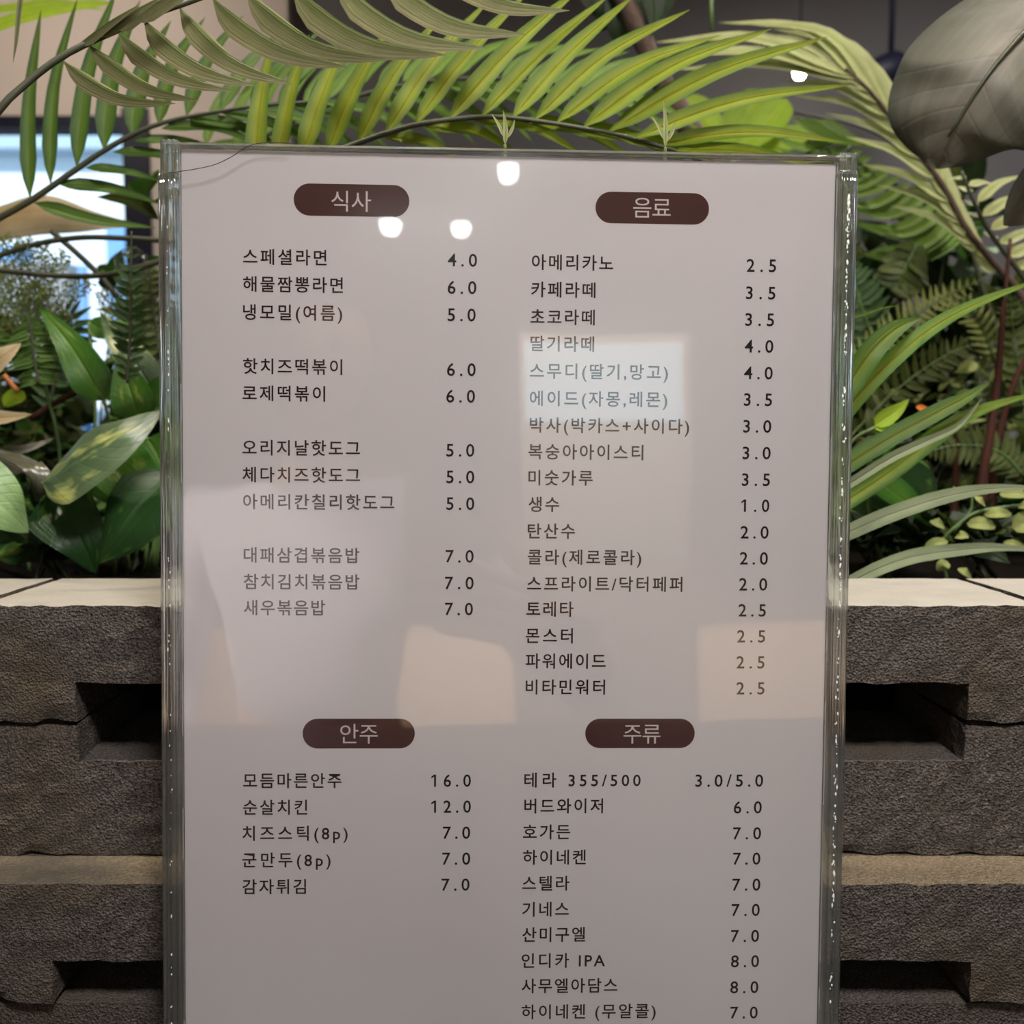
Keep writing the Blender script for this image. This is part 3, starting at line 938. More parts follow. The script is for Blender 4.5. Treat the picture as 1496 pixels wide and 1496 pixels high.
# frond C: bright yellow-green fan behind the top edge of the holder
frond('bright yellow-green palm leaf fanning out right above the holder',
      [(330, 262, .60), (430, 240, .60), (520, 210, .60), (560, 196, .60), (605, 183, .60), (655, 175, .60), (705, 171, .60), (745, 172, .60), (800, 179, .60), (850, 187, .60), (900, 196, .605), (960, 212, .61), (1040, 240, .615), (1120, 280, .62)],
      [(372, 250, 398, 60, -.03, 22), (405, 243, 452, 50, -.03, 22), (440, 236, 515, 40, -.03, 23), (478, 226, 575, 32, -.04, 23), (522, 212, 648, 20, -.05, 23), (562, 198, 715, 0, -.04, 24),
       (605, 184, 778, -18, -.03, 24), (655, 176, 850, -20, -.03, 24), (702, 172, 892, -8, -.03, 24), (748, 173, 926, -6, -.03, 24),
       (780, 176, 1008, 14, -.06, 24), (812, 180, 1054, 51, -.07, 24), (850, 187, 1128, 42, -.06, 25), (888, 193, 1209, 54, -.05, 25), (925, 202, 1242, 124, -.05, 23),
       (955, 212, 1235, 208, -.06, 20), (985, 220, 1200, 245, -.05, 19),
       (620, 186, 760, 226, -.1, 18, .03), (690, 176, 850, 226, -.1, 20, .03), (760, 176, 930, 236, -.08, 20, .03), (560, 200, 680, 236, -.08, 18, .03), (840, 190, 1010, 244, -.08, 20, .03), (900, 200, 1060, 250, -.06, 18, .03)],
      22, M_PALM_Y, rw=(9, 5), dy=.02, fold=0.35)

# frond C2: thinner mid-green frond behind C
frond('mid green palm leaf half hidden behind the yellow-green one',
      [(250, 330, .86), (330, 240, .86), (430, 175, .86), (540, 135, .86), (660, 115, .86), (780, 118, .86), (900, 140, .86), (1000, 175, .87)],
      [(300 + k * 36, 215 - 100 * math.sin(min(1, k / 10) * math.pi / 2) + max(0, k - 12) * 8, 360 + k * 40, 95 - k * 5 + max(0, k - 9) * 10, -.08) for k in range(17)] +
      [(300 + k * 38, 218 - 100 * math.sin(min(1, k / 10) * math.pi / 2) + max(0, k - 12) * 8, 400 + k * 42, 225 - k * 2, -.1) for k in range(16)],
      15, M_PALM_M, rw=(7, 3), dy=.04, fold=0.35)

# frond D: pale drooping palm on the right
_dl = [(1250, 112, 958, 62, .10, 22), (1256, 116, 965, 84, .08, 20), (1262, 122, 985, 102, .06, 18), (1272, 132, 1050, 33, .17, 19), (1280, 140, 1068, 52, .13, 19), (1290, 150, 1085, 34, .20, 19), (1298, 160, 1100, 62, .14, 18),
       (1305, 170, 1130, 42, .20, 19), (1318, 190, 1165, 55, .18, 20), (1335, 212, 1205, 78, .14, 21), (1352, 236, 1245, 108, .12, 22), (1368, 262, 1280, 135, .10, 22), (1385, 292, 1308, 165, .08, 22), (1396, 318, 1335, 200, .05, 22),
       (1408, 345, 1356, 235, .04, 20), (1420, 368, 1372, 262, .04, 20),
       (1270, 135, 1110, 96, .07, 12), (1285, 152, 1090, 92, .12, 13), (1300, 172, 1140, 118, .10, 14), (1322, 200, 1160, 140, .10, 14), (1345, 232, 1205, 165, .08, 14), (1365, 262, 1235, 200, .08, 14),
       (1388, 296, 1258, 240, .08, 14), (1410, 330, 1280, 270, .08, 14), (1430, 362, 1300, 300, .08, 14),
       (1310, 180, 1298, 120, -.1, 18), (1345, 225, 1318, 165, -.1, 18), (1375, 268, 1352, 205, -.08, 18), (1405, 325, 1378, 255, -.06, 18), (1430, 370, 1400, 300, -.05, 18), (1452, 400, 1415, 330, -.05, 18)]
frond('pale cream-green palm leaf drooping over the upper right of the holder',
      [(1530, 560, .92), (1496, 440, .92), (1455, 389, .92), (1411, 332, .92), (1381, 276, .92), (1347, 229, .92), (1303, 173, .92), (1270, 132, .92), (1235, 100, .92)],
      _dl, 15, M_PALM_P, stem=M_BARK, rw=(11, 4), dy=.02, nrm=(-.3, -1, .6), fold=0.3)

# frond E: right edge, short pale leaflets either side of a dark rachis
frond('palm leaf at the right edge with short cream leaflets',
      [(1540, 480, .84), (1500, 412, .84), (1450, 345, .84), (1425, 300, .84), (1404, 250, .84)],
      [(1410, 262, 1384, 262, .05, 13), (1418, 282, 1398, 272, .05, 12), (1428, 302, 1408, 292, 0, 12), (1436, 318, 1412, 310, 0, 12), (1455, 350, 1436, 338, 0, 12),
       (1416, 272, 1450, 268, -.1, 12), (1428, 296, 1494, 256, -.1, 14), (1436, 316, 1500, 282, -.05, 14), (1448, 336, 1510, 300, 0, 15), (1460, 356, 1520, 330, 0, 15), (1470, 375, 1530, 350, 0, 16), (1482, 392, 1540, 372, 0, 16), (1496, 410, 1550, 395, 0, 16)],
      13, M_PALM_P, rw=(9, 4), dy=.02, nrm=(0, -1, .7), fold=0.2)

# frond F: green droop at the right of the holder
frond('dark green palm leaf with leaflets drooping left beside the right rail',
      [(1520, 640, 1.0), (1445, 450, 1.0), (1415, 350, 1.0), (1385, 290, 1.0), (1350, 245, 1.0), (1300, 205, 1.0), (1240, 180, 1.0), (1160, 165, 1.0)],
      [(1400 - k * 14, 315 - k * 9.5, 1262 - k * 12, 335 - k * 12 + (k % 3) * 6, -.18) for k in range(13)] +
      [(1412 - k * 5, 345 - k * 8, 1255 + k * 6, 372 - k * 2, -.15) for k in range(5)] +
      [(1200 - k * 14, 172, 1300 - k * 10, 218 - k * 2, .1) for k in range(4)],
      13, M_PALM_M, rw=(8, 3), dy=-.03, fold=0.35)

# big leaf hanging at the top right
ml = thing('large_drooping_leaf', 'large dull grey-green leaf hanging in at the upper right', 'leaf', at(1560, -60, .62))
blade('blade', ml, [(1600, -70, .66), (1530, 10, .62), (1450, 100, .60), (1395, 180, .61), (1368, 246, .63)], 240, M_MONS, (-.25, -1, .25), fold=0.0, curl=0.3, prof='oval', n=40, m=18, quilt=0.03, wave=0.0)
b = MB(); b.tube(spline([at(1640, -140, .68), at(1600, -72, .66), at(1530, 10, .618), at(1450, 100, .598), at(1385, 200, .61)], 20), [0.003 - 0.0022 * i / 19 for i in range(20)], 8); b.to('midrib', ml, [M_STEM])
m2 = thing('drooping_leaf', 'smaller grey-green leaf cut off by the right edge, under the large one', 'leaf', at(1560, 230, .66))
blade('blade', m2, [(1590, 215, .66), (1540, 262, .66), (1500, 300, .66), (1466, 330, .66)], 92, M_MONS, (-.2, -1, .3), fold=0.1, curl=0.3, prof='heart', n=20, m=8)

# strap leaves top left
st = thing('strap_leaf_plant', 'yellow-green strap leaves entering at the upper left corner', 'plant', at(-80, 10, 1.0))
blade('leaf', st, [(-80, 30, 1.0), (0, 15, 1.0), (80, 5, 1.0), (160, 16, 1.0)], 15, M_LIME, prof='strap')
blade('leaf', st, [(-80, 75, .95), (0, 38, .95), (60, 20, .95), (125, 8, .95), (170, 4, .95)], 24, M_LIME, prof='strap')
hl = thing('hanging_leaflet', 'thin brown-green leaf tip hanging down near the upper left corner', 'leaf', at(32, -20, .55))
blade('blade', hl, [(34, -30, .55), (28, 20, .55), (24, 60, .55), (19, 92, .55)], 9, M_PALM_K)

# blurred khaki leaf across the window
kl = thing('broad_khaki_leaf', 'broad curled khaki leaf crossing the window glass', 'leaf', at(-60, 320, 1.0))
blade('blade', kl, [(-90, 335, 1.0), (-10, 320, .98), (60, 308, .97), (130, 318, .98), (200, 330, 1.0)], 64, M_KHAKI, (0, -1, .3), fold=0.0, curl=0.4, wave=.06, prof='point', n=24, m=8)

# dark wiry stems in front of the window
for pts, lb in [([(-40, 388, .8), (0, 373, .8), (60, 355, .8), (120, 347, .8), (180, 348, .8), (250, 352, .8)], 'thin dark arching stem, upper of the two crossing the window'),
                ([(-40, 392, .78), (0, 395, .78), (70, 402, .78), (140, 403, .78), (200, 392, .78), (260, 372, .78)], 'thin dark arching stem, lower of the two crossing the window'),
                ([(75, 338, .82), (110, 368, .82), (145, 402, .82), (175, 440, .82), (200, 480, .82)], 'straight dark stem slanting down across the window')]:
    P = [at(*p) for p in pts]
    t = thing('bare_twig', lb, 'stem', P[0], 'bare stems before the window')
    b = MB(); b.tube(spline(P, 24), px2m(4.2, .8), 8); b.to('stem', t, [M_STEM])

# clear bead hanging behind the fern
cb = thing('clear_ball', 'small clear ball between the fern and the left rail', 'ornament', at(193, 386, .80))
vs = []; fs = []
c = Vector(at(193, 386, .80)); rr = px2m(24, .80)
bmx = bmesh.new(); bmesh.ops.create_uvsphere(bmx, u_segments=24, v_segments=14, radius=rr)
child('shell', [c + v.co for v in bmx.verts], [tuple(v.index for v in f.verts) for f in bmx.faces], cb, [M_ACR]); bmx.free()


# ------ pothos and friends, left of the holder
def leafthing(pname, label, cat, base):
    return thing(pname, label, cat, base)


po = thing('pothos_plant', 'variegated pothos with broad leaves behind the cream edge, left of the holder', 'plant', at(110, 846, .66))
NF = (0, -1, 0.5)
# (pixels of the centreline, width, material, options)
PL = [
    ([(62, 706, .640), (110, 672, .625), (165, 640, .622), (238, 598, .64)], 118, M_POTHV, dict(nrm=(0.1, -1, .8), fold=-.12, quilt=.03, curl=.12)),
    ([(152, 585, .70), (128, 545, .695), (100, 500, .70), (56, 446, .72)], 58, M_POTH, dict(nrm=(.2, -1, .2), fold=.2)),
    ([(235, 590, .72), (205, 540, .715), (175, 500, .72), (146, 455, .74)], 52, M_POTHV, dict(nrm=(.2, -1, .5), fold=.2)),
    ([(205, 612, .69), (195, 585, .685), (185, 555, .69), (173, 514, .70)], 64, M_POTH, dict(nrm=(.1, -1, .1), fold=.2)),
    ([(152, 672, .665), (180, 695, .66), (212, 722, .66), (250, 758, .665)], 100, M_POTH, dict(nrm=(.1, -1, .4), fold=.12)),
    ([(255, 690, .66), (215, 730, .645), (180, 775, .635), (144, 823, .635)], 128, M_POTHD, dict(nrm=(-.1, -1, .55), fold=.15, curl=.2)),
    ([(70, 722, .66), (95, 752, .65), (120, 790, .645), (141, 838, .65)], 100, M_POTHD, dict(nrm=(.2, -1, .2), fold=.2)),
    ([(-70, 690, .60), (-30, 715, .60), (10, 745, .605), (42, 778, .62)], 104, M_POTHP, dict(nrm=(.1, -1, .9), fold=.05)),
    ([(60, 540, .73), (80, 520, .73), (100, 545, .73), (118, 575, .73)], 40, M_POTHD, dict(nrm=(.2, -1, .2), fold=.2)),
    ([(240, 550, .71), (232, 572, .71), (222, 588, .71), (212, 600, .71)], 36, M_POTH, dict(nrm=(.1, -1, .2), fold=.1)),
    ([(130, 470, .76), (150, 480, .76), (172, 478, .76), (186, 455, .77)], 34, M_POTH, dict(nrm=(.1, -1, .2), fold=.2)),
    ([(-20, 800, .69), (40, 790, .69), (80, 800, .69), (120, 815, .69)], 70, M_POTHD, dict(nrm=(.1, -1, .2), fold=.2)),
    ([(215, 640, .68), (225, 655, .68), (238, 680, .68), (262, 720, .68)], 60, M_POTH, dict(nrm=(.1, -1, .2), fold=.2)),
    ([(280, 640, .66), (320, 620, .65), (360, 640, .65), (410, 680, .66)], 90, M_POTH, dict(nrm=(.1, -1, .4), fold=.15)),
    ([(290, 780, .66), (340, 740, .65), (390, 740, .65), (450, 770, .66)], 100, M_POTHV, dict(nrm=(.1, -1, .6), fold=.15)),
]
for pts, w, mt, kw in PL:
    lf = blade('leaf', po, pts, w, mt, kw.pop('nrm'), prof='heart', n=22, m=10, **kw)
    a = at(*pts[0]); g0 = Vector((a.x * 0.75 - 0.08, 0.72, ZT - 0.02))
    b = MB(); b.tube(spline([g0, (g0 + a) / 2 + Vector((0, .02, .01)), a], 8), 0.0014, 6); b.to('petiole', po, [M_STEMG], parent=lf)

kp = thing('khaki_leaf_plant', 'pinkish khaki pointed leaves cut off by the left edge', 'plant', at(-40, 846, .70))
blade('leaf', kp, [(-60, 570, .66), (-25, 545, .66), (5, 520, .66), (31, 501, .67)], 44, M_KHAKI, fold=.15, prof='point')
blade('leaf', kp, [(-60, 608, .65), (-25, 610, .65), (10, 610, .65), (47, 605, .65)], 27, M_KHAKI, fold=.15, prof='point')
b = MB(); b.tube(spline([at(6, 548, .72), at(16, 560, .72), at(26, 572, .72)], 6), .0022, 6); b.to('stem', kp, [plain('orange_stem', (.35, .12, .03), .5)])
dl = thing('curled_dark_leaf', 'glossy dull brown-green leaf curled over beside the pale leaf', 'leaf', at(0, 690, .68))
blade('blade', dl, [(-30, 655, .66), (10, 672, .645), (38, 692, .64), (52, 735, .66)], 62, M_DULL, (0, -1, .8), fold=-.5, curl=.5, prof='strap', n=16, m=8)
blade('blade', dl, [(-60, 664, .67), (0, 660, .67), (40, 655, .67), (80, 640, .68)], 16, M_DULL, fold=.2, prof='strap')
rs = thing('reddish_vine', 'reddish stem slanting up behind the variegated leaf', 'stem', at(50, 608, .74))
b = MB(); b.tube(spline([at(45, 612, .74), at(75, 592, .74), at(112, 572, .74), at(130, 560, .75)], 8), .0024, 8); b.to('stem', rs, [M_STEMR])
sg = thing('small_round_leaf', 'small yellow-green ribbed leaf beside the orange stem', 'leaf', at(20, 600, .75))
blade('blade', sg, [(5, 592, .75), (15, 584, .75), (25, 580, .75), (38, 582, .75)], 26, M_LIME, prof='round')


# ------ ferns
def fern(label, rach, halfw, npair, mat, stem, up=0.35, name='fern_frond', group=None, wp=0.16, droop=0.0, lob=True, nrm=(0, -1, .3)):
    P = spline([at(*p) for p in rach], 40)
    root = thing(name, label, 'fern', P[0], group)
    b = MB(); b.tube(P, [0.0014 - 0.001 * i / 39 for i in range(40)], 6); b.to('rachis', root, [stem])
    mb = MB()
    for k in range(npair):
        t = (k + 0.5) / npair
        i = min(38, int(t * 39)); p = P[i]; T_ = (P[i + 1] - P[i]).normalized()
        ln = px2m(halfw, p.y) * (math.sin(math.pi * min(1, 0.16 + t * 0.86)) ** 0.7)
        S0 = T_.cross(Vector(nrm).normalized()).normalized()
        for sd in (-1, 1):
            d = (S0 * sd + T_ * up + Vector((0, random.uniform(-.25, .25), random.uniform(-.1, .1)))).normalized()
            e = p + d * ln + Vector((0, 0, -droop * ln))
            v, f, uv = ribbon([p, p + d * ln * .5 + Vector((0, 0, -droop * ln * .2)), e], ln * wp * 2, (random.uniform(-.2, .2), -1, random.uniform(.1, .5)), fold=.2, prof='lance', n=6, m=2)
            mb.add(v, f, uv)
    o = mb.to('pinnae', root, [mat]); o['kind'] = 'stuff'
    return root


fern('upright dark fern tip standing against the window beside the left rail', [(186, 560, .66), (190, 490, .66), (191, 420, .66), (192, 338, .66)], 34, 17, M_FERND, M_STEM, up=.5, wp=.20)
fern('bright green fern tip with level leaflets above the khaki leaf', [(56, 560, .72), (50, 520, .72), (44, 480, .72), (36, 455, .72)], 42, 15, M_FERN, M_STEM, up=-.1, wp=.12, droop=.1)
fern('small fern tip at the far left edge', [(-25, 560, .74), (-15, 510, .74), (0, 470, .74)], 40, 12, M_FERN, M_STEM, up=.2, wp=.13)
fern('dark fern leaning right behind the upright pointed leaf', [(70, 600, .80), (90, 520, .80), (105, 470, .80), (80, 440, .80)], 46, 15, M_FERND, M_STEM, up=.3)
fern('pale fern behind the left rail', [(250, 620, .84), (235, 520, .84), (222, 440, .84), (215, 370, .84)], 50, 18, M_BUSH, M_STEM, up=.3)


def lace(label, base, tips, mat, seed, name='lace_fern', n=5):
    """wiry sprays with tiny leaflets"""
    rg = random.Random(seed)
    P0 = at(*base)
    root = thing(name, label, 'fern', P0)
    st_ = MB(); lf = MB()
    for tp in tips:
        A = at(*tp)
        pts = spline([P0, P0.lerp(A, .5) + Vector((rg.uniform(-.01, .01), 0, .012)), A], 26)
        st_.tube(pts, [0.0006] * 26, 5)
        for i in range(4, 26):
            for sd in (-1, 1):
                T_ = (pts[min(i + 1, 25)] - pts[i - 1]).normalized()
                S = Vector((T_.z, 0, -T_.x)) * sd
                d = (S + T_ * .7 + Vector((0, rg.uniform(-.5, .5), 0))).normalized()
                ln = 0.020 * (1 - (i / 28)) + 0.004
                q = pts[i]
                st_.tube([q, q + d * ln], 0.0003, 4)
                for k in range(5):
                    c_ = q + d * ln * (k + 1) / 5
                    e = Vector((rg.uniform(-1, 1), rg.uniform(-.5, .5), rg.uniform(-1, 1))).normalized() * rg.uniform(.002, .0035)
                    s2 = e.cross(Vector((0, 1, .3))).normalized() * 0.0011
                    lf.add([c_, c_ + e * .5 + s2, c_ + e, c_ + e * .5 - s2], [(0, 1, 2, 3)], [(0.5, 0), (1, .5), (.5, 1), (0, .5)])
    st_.to('sprays', root, [M_STEMG])['kind'] = 'stuff'
    lf.to('tiny_leaves', root, [mat])['kind'] = 'stuff'
    return root


lace('airy yellow-green lace fern before the lower part of the window', (50, 520, .80), [(-40, 360, .80), (5, 348, .80), (35, 352, .80), (62, 362, .80), (95, 375, .80), (128, 412, .80), (-30, 430, .80), (100, 470, .80), (-10, 395, .82), (60, 420, .79)], M_LACE, 5)
lace('airy lace fern at the left rail behind the dark fern', (215, 560, .86), [(150, 430, .86), (180, 400, .86), (215, 395, .86), (240, 390, .86), (160, 480, .86), (250, 450, .86)], M_LACE, 9)

# ------ right of the holder: strap-leaved plant
sp = thing('strap_leaved_plant', 'spider plant with long arching strap leaves right of the holder', 'plant', at(1200, 846, .66))
SL = [
    ([(1195, 660, .60), (1245, 590, .60), (1300, 530, .60), (1360, 480, .60), (1430, 442, .60), (1530, 405, .61)], 27, M_STRAP, .2),
    ([(1200, 620, .585), (1245, 555, .585), (1275, 512, .585), (1310, 480, .59), (1346, 464, .60)], 36, M_STRAPB, .35),
    ([(1190, 712, .59), (1240, 678, .59), (1300, 640, .59), (1370, 602, .595), (1412, 580, .60), (1448, 557, .61)], 29, M_STRAPB, .2),
    ([(1190, 762, .60), (1240, 730, .60), (1300, 690, .60), (1370, 636, .60), (1430, 600, .61), (1530, 570, .62)], 30, M_STRAP, .2),
    ([(1195, 735, .575), (1240, 708, .575), (1300, 670, .575), (1350, 646, .58), (1400, 622, .585), (1436, 580, .59)], 15, M_STRAPG, .5),
    ([(1190, 800, .58), (1240, 778, .58), (1300, 752, .58), (1380, 726, .585), (1450, 714, .59), (1540, 712, .60)], 25, M_STRAPG, .2),
    ([(1244, 850, .572), (1290, 828, .575), (1340, 812, .58), (1400, 804, .59), (1460, 800, .60), (1540, 806, .61)], 23, M_STRAPG, .2),
    ([(1180, 720, .62), (1120, 640, .62), (1060, 560, .62), (980, 500, .62)], 27, M_STRAP, .2),
    ([(1180, 780, .62), (1100, 700, .62), (1020, 660, .62), (930, 660, .62)], 27, M_STRAP, .2),
]
for pts, w, mt, fo in SL:
    blade('leaf', sp, pts, w, mt, (-.1, -1, .45), fold=fo, prof='strap', n=24, m=4, twist=random.uniform(-.25, .25))
sb = thing('thin_grass_blade', 'thin dark grass blade poking out beside the right rail', 'leaf', at(1230, 468, .60))
blade('blade', sb, [(1220, 472, .60), (1260, 460, .60), (1290, 450, .60), (1314, 446, .60)], 5, M_STRAPB)
bd = thing('lime_sprout', 'small glowing lime-green sprout between the strap leaves', 'plant', at(1240, 655, .63))
blade('leaf', bd, [(1278, 622, .63), (1295, 610, .63), (1312, 598, .63), (1328, 583, .63)], 25, M_LIME, fold=.2, prof='point')
blade('leaf', bd, [(1276, 624, .63), (1290, 624, .63), (1304, 623, .63), (1318, 620, .63)], 15, M_LIME, fold=.3, prof='point')
blade('leaf', bd, [(1276, 626, .63), (1288, 634, .63), (1300, 636, .63), (1312, 634, .63)], 10, M_STRAP, fold=.3, prof='point')
b = MB(); b.tube(spline([at(1225, 672, .63), at(1250, 640, .63), at(1278, 625, .63)], 8), .0013, 6); b.to('stem', bd, [M_STEMG])
gp = thing('green_leaf_plant', 'bright green broad leaves low behind the strap leaves', 'plant', at(1300, 846, .70))
blade('leaf', gp, [(1270, 700, .68), (1300, 715, .68), (1335, 740, .68), (1362, 770, .69)], 44, M_POTH, fold=.25, prof='point', n=16, m=6)
blade('leaf', gp, [(1310, 690, .71), (1335, 705, .71), (1350, 720, .71), (1362, 745, .71)], 60, M_POTHD, fold=.2, prof='point', n=16, m=6)
blade('leaf', gp, [(1240, 730, .70), (1270, 735, .70), (1290, 745, .70), (1320, 760, .70)], 46, M_POTHD, fold=.2, prof='point', n=16, m=6)
b = MB(); b.tube(spline([at(1300, 846, .70), at(1275, 780, .70), at(1268, 702, .69)], 10), .002, 6); b.to('stem', gp, [M_STEMG])

vn = thing('small_leaved_vine', 'vine with small round yellow-green leaves at the lower right', 'plant', at(1370, 846, .68))
VS = [(1412, 765, 1455, 768, 22), (1438, 752, 1478, 750, 18), (1478, 770, 1520, 760, 34), (1460, 722, 1500, 722, 20), (1385, 790, 1350, 800, 16), (1380, 770, 1360, 760, 18), (1395, 785, 1415, 782, 14),
      (1372, 812, 1350, 818, 12), (1440, 740, 1425, 725, 12), (1486, 740, 1520, 738, 16), (1400, 716, 1386, 716, 10), (1372, 835, 1384, 820, 18), (1400, 830, 1420, 845, 14), (1465, 792, 1500, 800, 12), (1375, 730, 1350, 722, 10)]
for x0, y0, x1, y1, w in VS:
    blade('leaf', vn, [(x0, y0, .665), ((x0 + x1) / 2, (y0 + y1) / 2 - 2, .66), (x1, y1, .665)], w, M_LACE, (0, -1, .7), fold=.15, prof='round', n=9, m=4)
b = MB(); b.tube(spline([at(1385, 850, .67), at(1372, 800, .67), at(1405, 762, .665), at(1440, 745, .665), at(1530, 735, .665)], 20), .0012, 6)
b.tube(spline([at(1395, 775, .665), at(1418, 745, .665), at(1420, 720, .665)], 8), .0009, 6); b.to('stem', vn, [M_STEMG])

for pts, lb, r_ in [([(1436, 700, .80), (1446, 640, .80), (1456, 570, .80), (1462, 500, .80), (1468, 430, .80), (1476, 350, .82)], 'reddish brown stem, thickest of those behind the strap leaves', .0045),
                    ([(1450, 700, .84), (1466, 610, .84), (1490, 540, .84), (1530, 470, .84), (1570, 400, .84)], 'brown stem leaning right behind the strap leaves', .004),
                    ([(1396, 700, .86), (1398, 660, .86), (1394, 620, .86)], 'short rusty brown stem behind the strap leaves', .004)]:
    P = [at(*p) for p in pts]; P.insert(0, Vector((P[0].x, P[0].y, ZT - 0.02)))
    t = thing('brown_cane', lb, 'stem', P[0], 'brown stems right of the holder')
    b = MB(); b.tube(spline(P, 20), [r_ * (1 - .7 * i / 19) * (1 + .12 * (i % 2)) for i in range(20)], 8); b.to('stem', t, [M_STEMR])
ol = thing('orange_leaf', 'small orange leaf tip among the dark stems', 'leaf', at(1345, 600, .78))
blade('blade', ol, [(1338, 594, .78), (1348, 597, .78), (1360, 602, .78)], 10, plain('orange_leaf', (.6, .18, .02), .5), prof='round', n=7, m=2)

# ------ branch and blurred leaves above the holder
br = thing('bare_branch', 'thick brown branch slanting down behind the holder top', 'branch', at(1030, 240, .95))
P = [at(880, -60, .95), at(912, 0, .95), at(935, 50, .95), at(955, 95, .95), at(978, 140, .95), at(1003, 180, .95), at(1040, 250, .95), at(1090, 400, .97), at(1100, 700, 1.0)]
P.append(Vector((P[-1].x, P[-1].y, ZT - .02)))
b = MB(); b.tube(spline(P, 40), [px2m(13 + 6 * (i / 39), .95) * (0.9 + .2 * random.random()) / 1 for i in range(40)], 12); b.to('bark', br, [M_BARK])
dk = thing('dark_leaf_cluster', 'cluster of near-black leaves around the top of the branch', 'plant', at(920, -40, .97))
for pts, w in [([(960, -40, .97), (935, 0, .96), (915, 35, .96), (905, 70, .97)], 95), ([(900, -40, .98), (895, -5, .97), (888, 20, .97), (880, 45, .98)], 60), ([(940, -50, .94), (952, -10, .94), (956, 20, .94), (952, 52, .94)], 34), ([(850, -40, 1.0), (868, -10, 1.0), (885, 20, 1.0), (905, 50, 1.0)], 50)]:
    blade('leaf', dk, pts, w, M_BUSHD, fold=.2, prof='point', n=14, m=6)
lm = thing('lime_leaf_plant', 'blurred lime-green round leaves behind the branch', 'plant', at(1060, 260, 1.15))
for pts, w in [([(1030, 215, 1.12), (1038, 190, 1.12), (1025, 160, 1.12), (1002, 142, 1.12)], 40), ([(1062, 215, 1.2), (1080, 190, 1.2), (1100, 160, 1.2), (1112, 130, 1.2)], 66), ([(1080, 220, 1.15), (1110, 190, 1.15), (1135, 165, 1.15), (1150, 145, 1.15)], 46),
               ([(1090, 225, 1.17), (1125, 210, 1.17), (1160, 200, 1.17), (1190, 196, 1.17)], 40), ([(1000, 230, 1.17), (1040, 215, 1.17), (1060, 205, 1.17), (1080, 200, 1.17)], 30)]:
    blade('leaf', lm, pts, w, M_LIME, fold=.1, prof='round', n=14, m=6)
b = MB(); b.tube(spline([at(1050, 600, 1.15), at(1060, 400, 1.15), at(1070, 225, 1.15)], 10), .003, 6)
P = at(1050, 600, 1.15); b.tube([Vector((P.x, P.y, ZT - .03)), P], .003, 6); b.to('stem', lm, [M_STEMG])
hg = thing('hanging_vine', 'thin pale green stem hanging before the grey wall', 'stem', at(1038, -20, .9))
b = MB(); b.tube([at(1038, -30, .9), at(1039, 10, .9), at(1040, 44, .9)], px2m(3.2, .9), 6); b.to('stem', hg, [M_STEMG])
# tiny sprouts over the edge
for k, (x, y, lb) in enumerate([(972, 216, 'tiny pale three-leaf sprout over the right half of the holder top'), (738, 212, 'tiny pale sprout over the middle of the holder top'),
                                (1035, 250, 'tiny pale sprout behind the pale palm tip')][:2]):
    t = thing('tiny_sprout', lb, 'sprout', at(x, y, .50), 'tiny sprouts at the holder top')
    for dx0, dy0, dx1, dy1, w in [(0, 0, -3, -70 if k == 0 else -52, 7), (-2, -12, -20, -46, 5), (3, -10, 14, -38, 5)]:
        blade('leaf', t, [(x + dx0, y + dy0, .50), (x + (dx0 + dx1) / 2 + 2, y + (dy0 + dy1) / 2, .50), (x + dx1, y + dy1, .50)], w, M_PALM_P, prof='point', n=8, m=2)
    b = MB(); b.tube([Vector((at(x - 2, y, .58).x, .59, ZT - .01)), at(x - 2, y + 120, .56), at(x, y, .50)], .0007, 6); b.to('stem', t, [M_PALM_P])


# ------ leafy filler plants
def leaf_mesh(name, mat, prof, wr, fold, n=7, m=2, bend=.25):
    v, f, uv = ribbon([(0, 0, 0), (0, .5, bend * .5), (0, 1, 0)], wr, (0, 0, 1), fold=fold, prof=prof, n=n, m=m)
    return mesh(name, v, f, uv, [mat], True)


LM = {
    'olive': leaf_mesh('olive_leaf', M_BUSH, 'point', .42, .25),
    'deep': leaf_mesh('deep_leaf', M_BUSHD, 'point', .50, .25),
    'mid': leaf_mesh('mid_leaf', M_POTH, 'heart', .60, .2),
    'lace': leaf_mesh('lace_leaf', M_LACE, 'point', .5, .2),
    'fern': leaf_mesh('fern_leaf', M_FERN, 'lance', .16, .2, n=9),
    'fernd': leaf_mesh('fernd_leaf', M_FERND, 'lance', .20, .2, n=9),
}


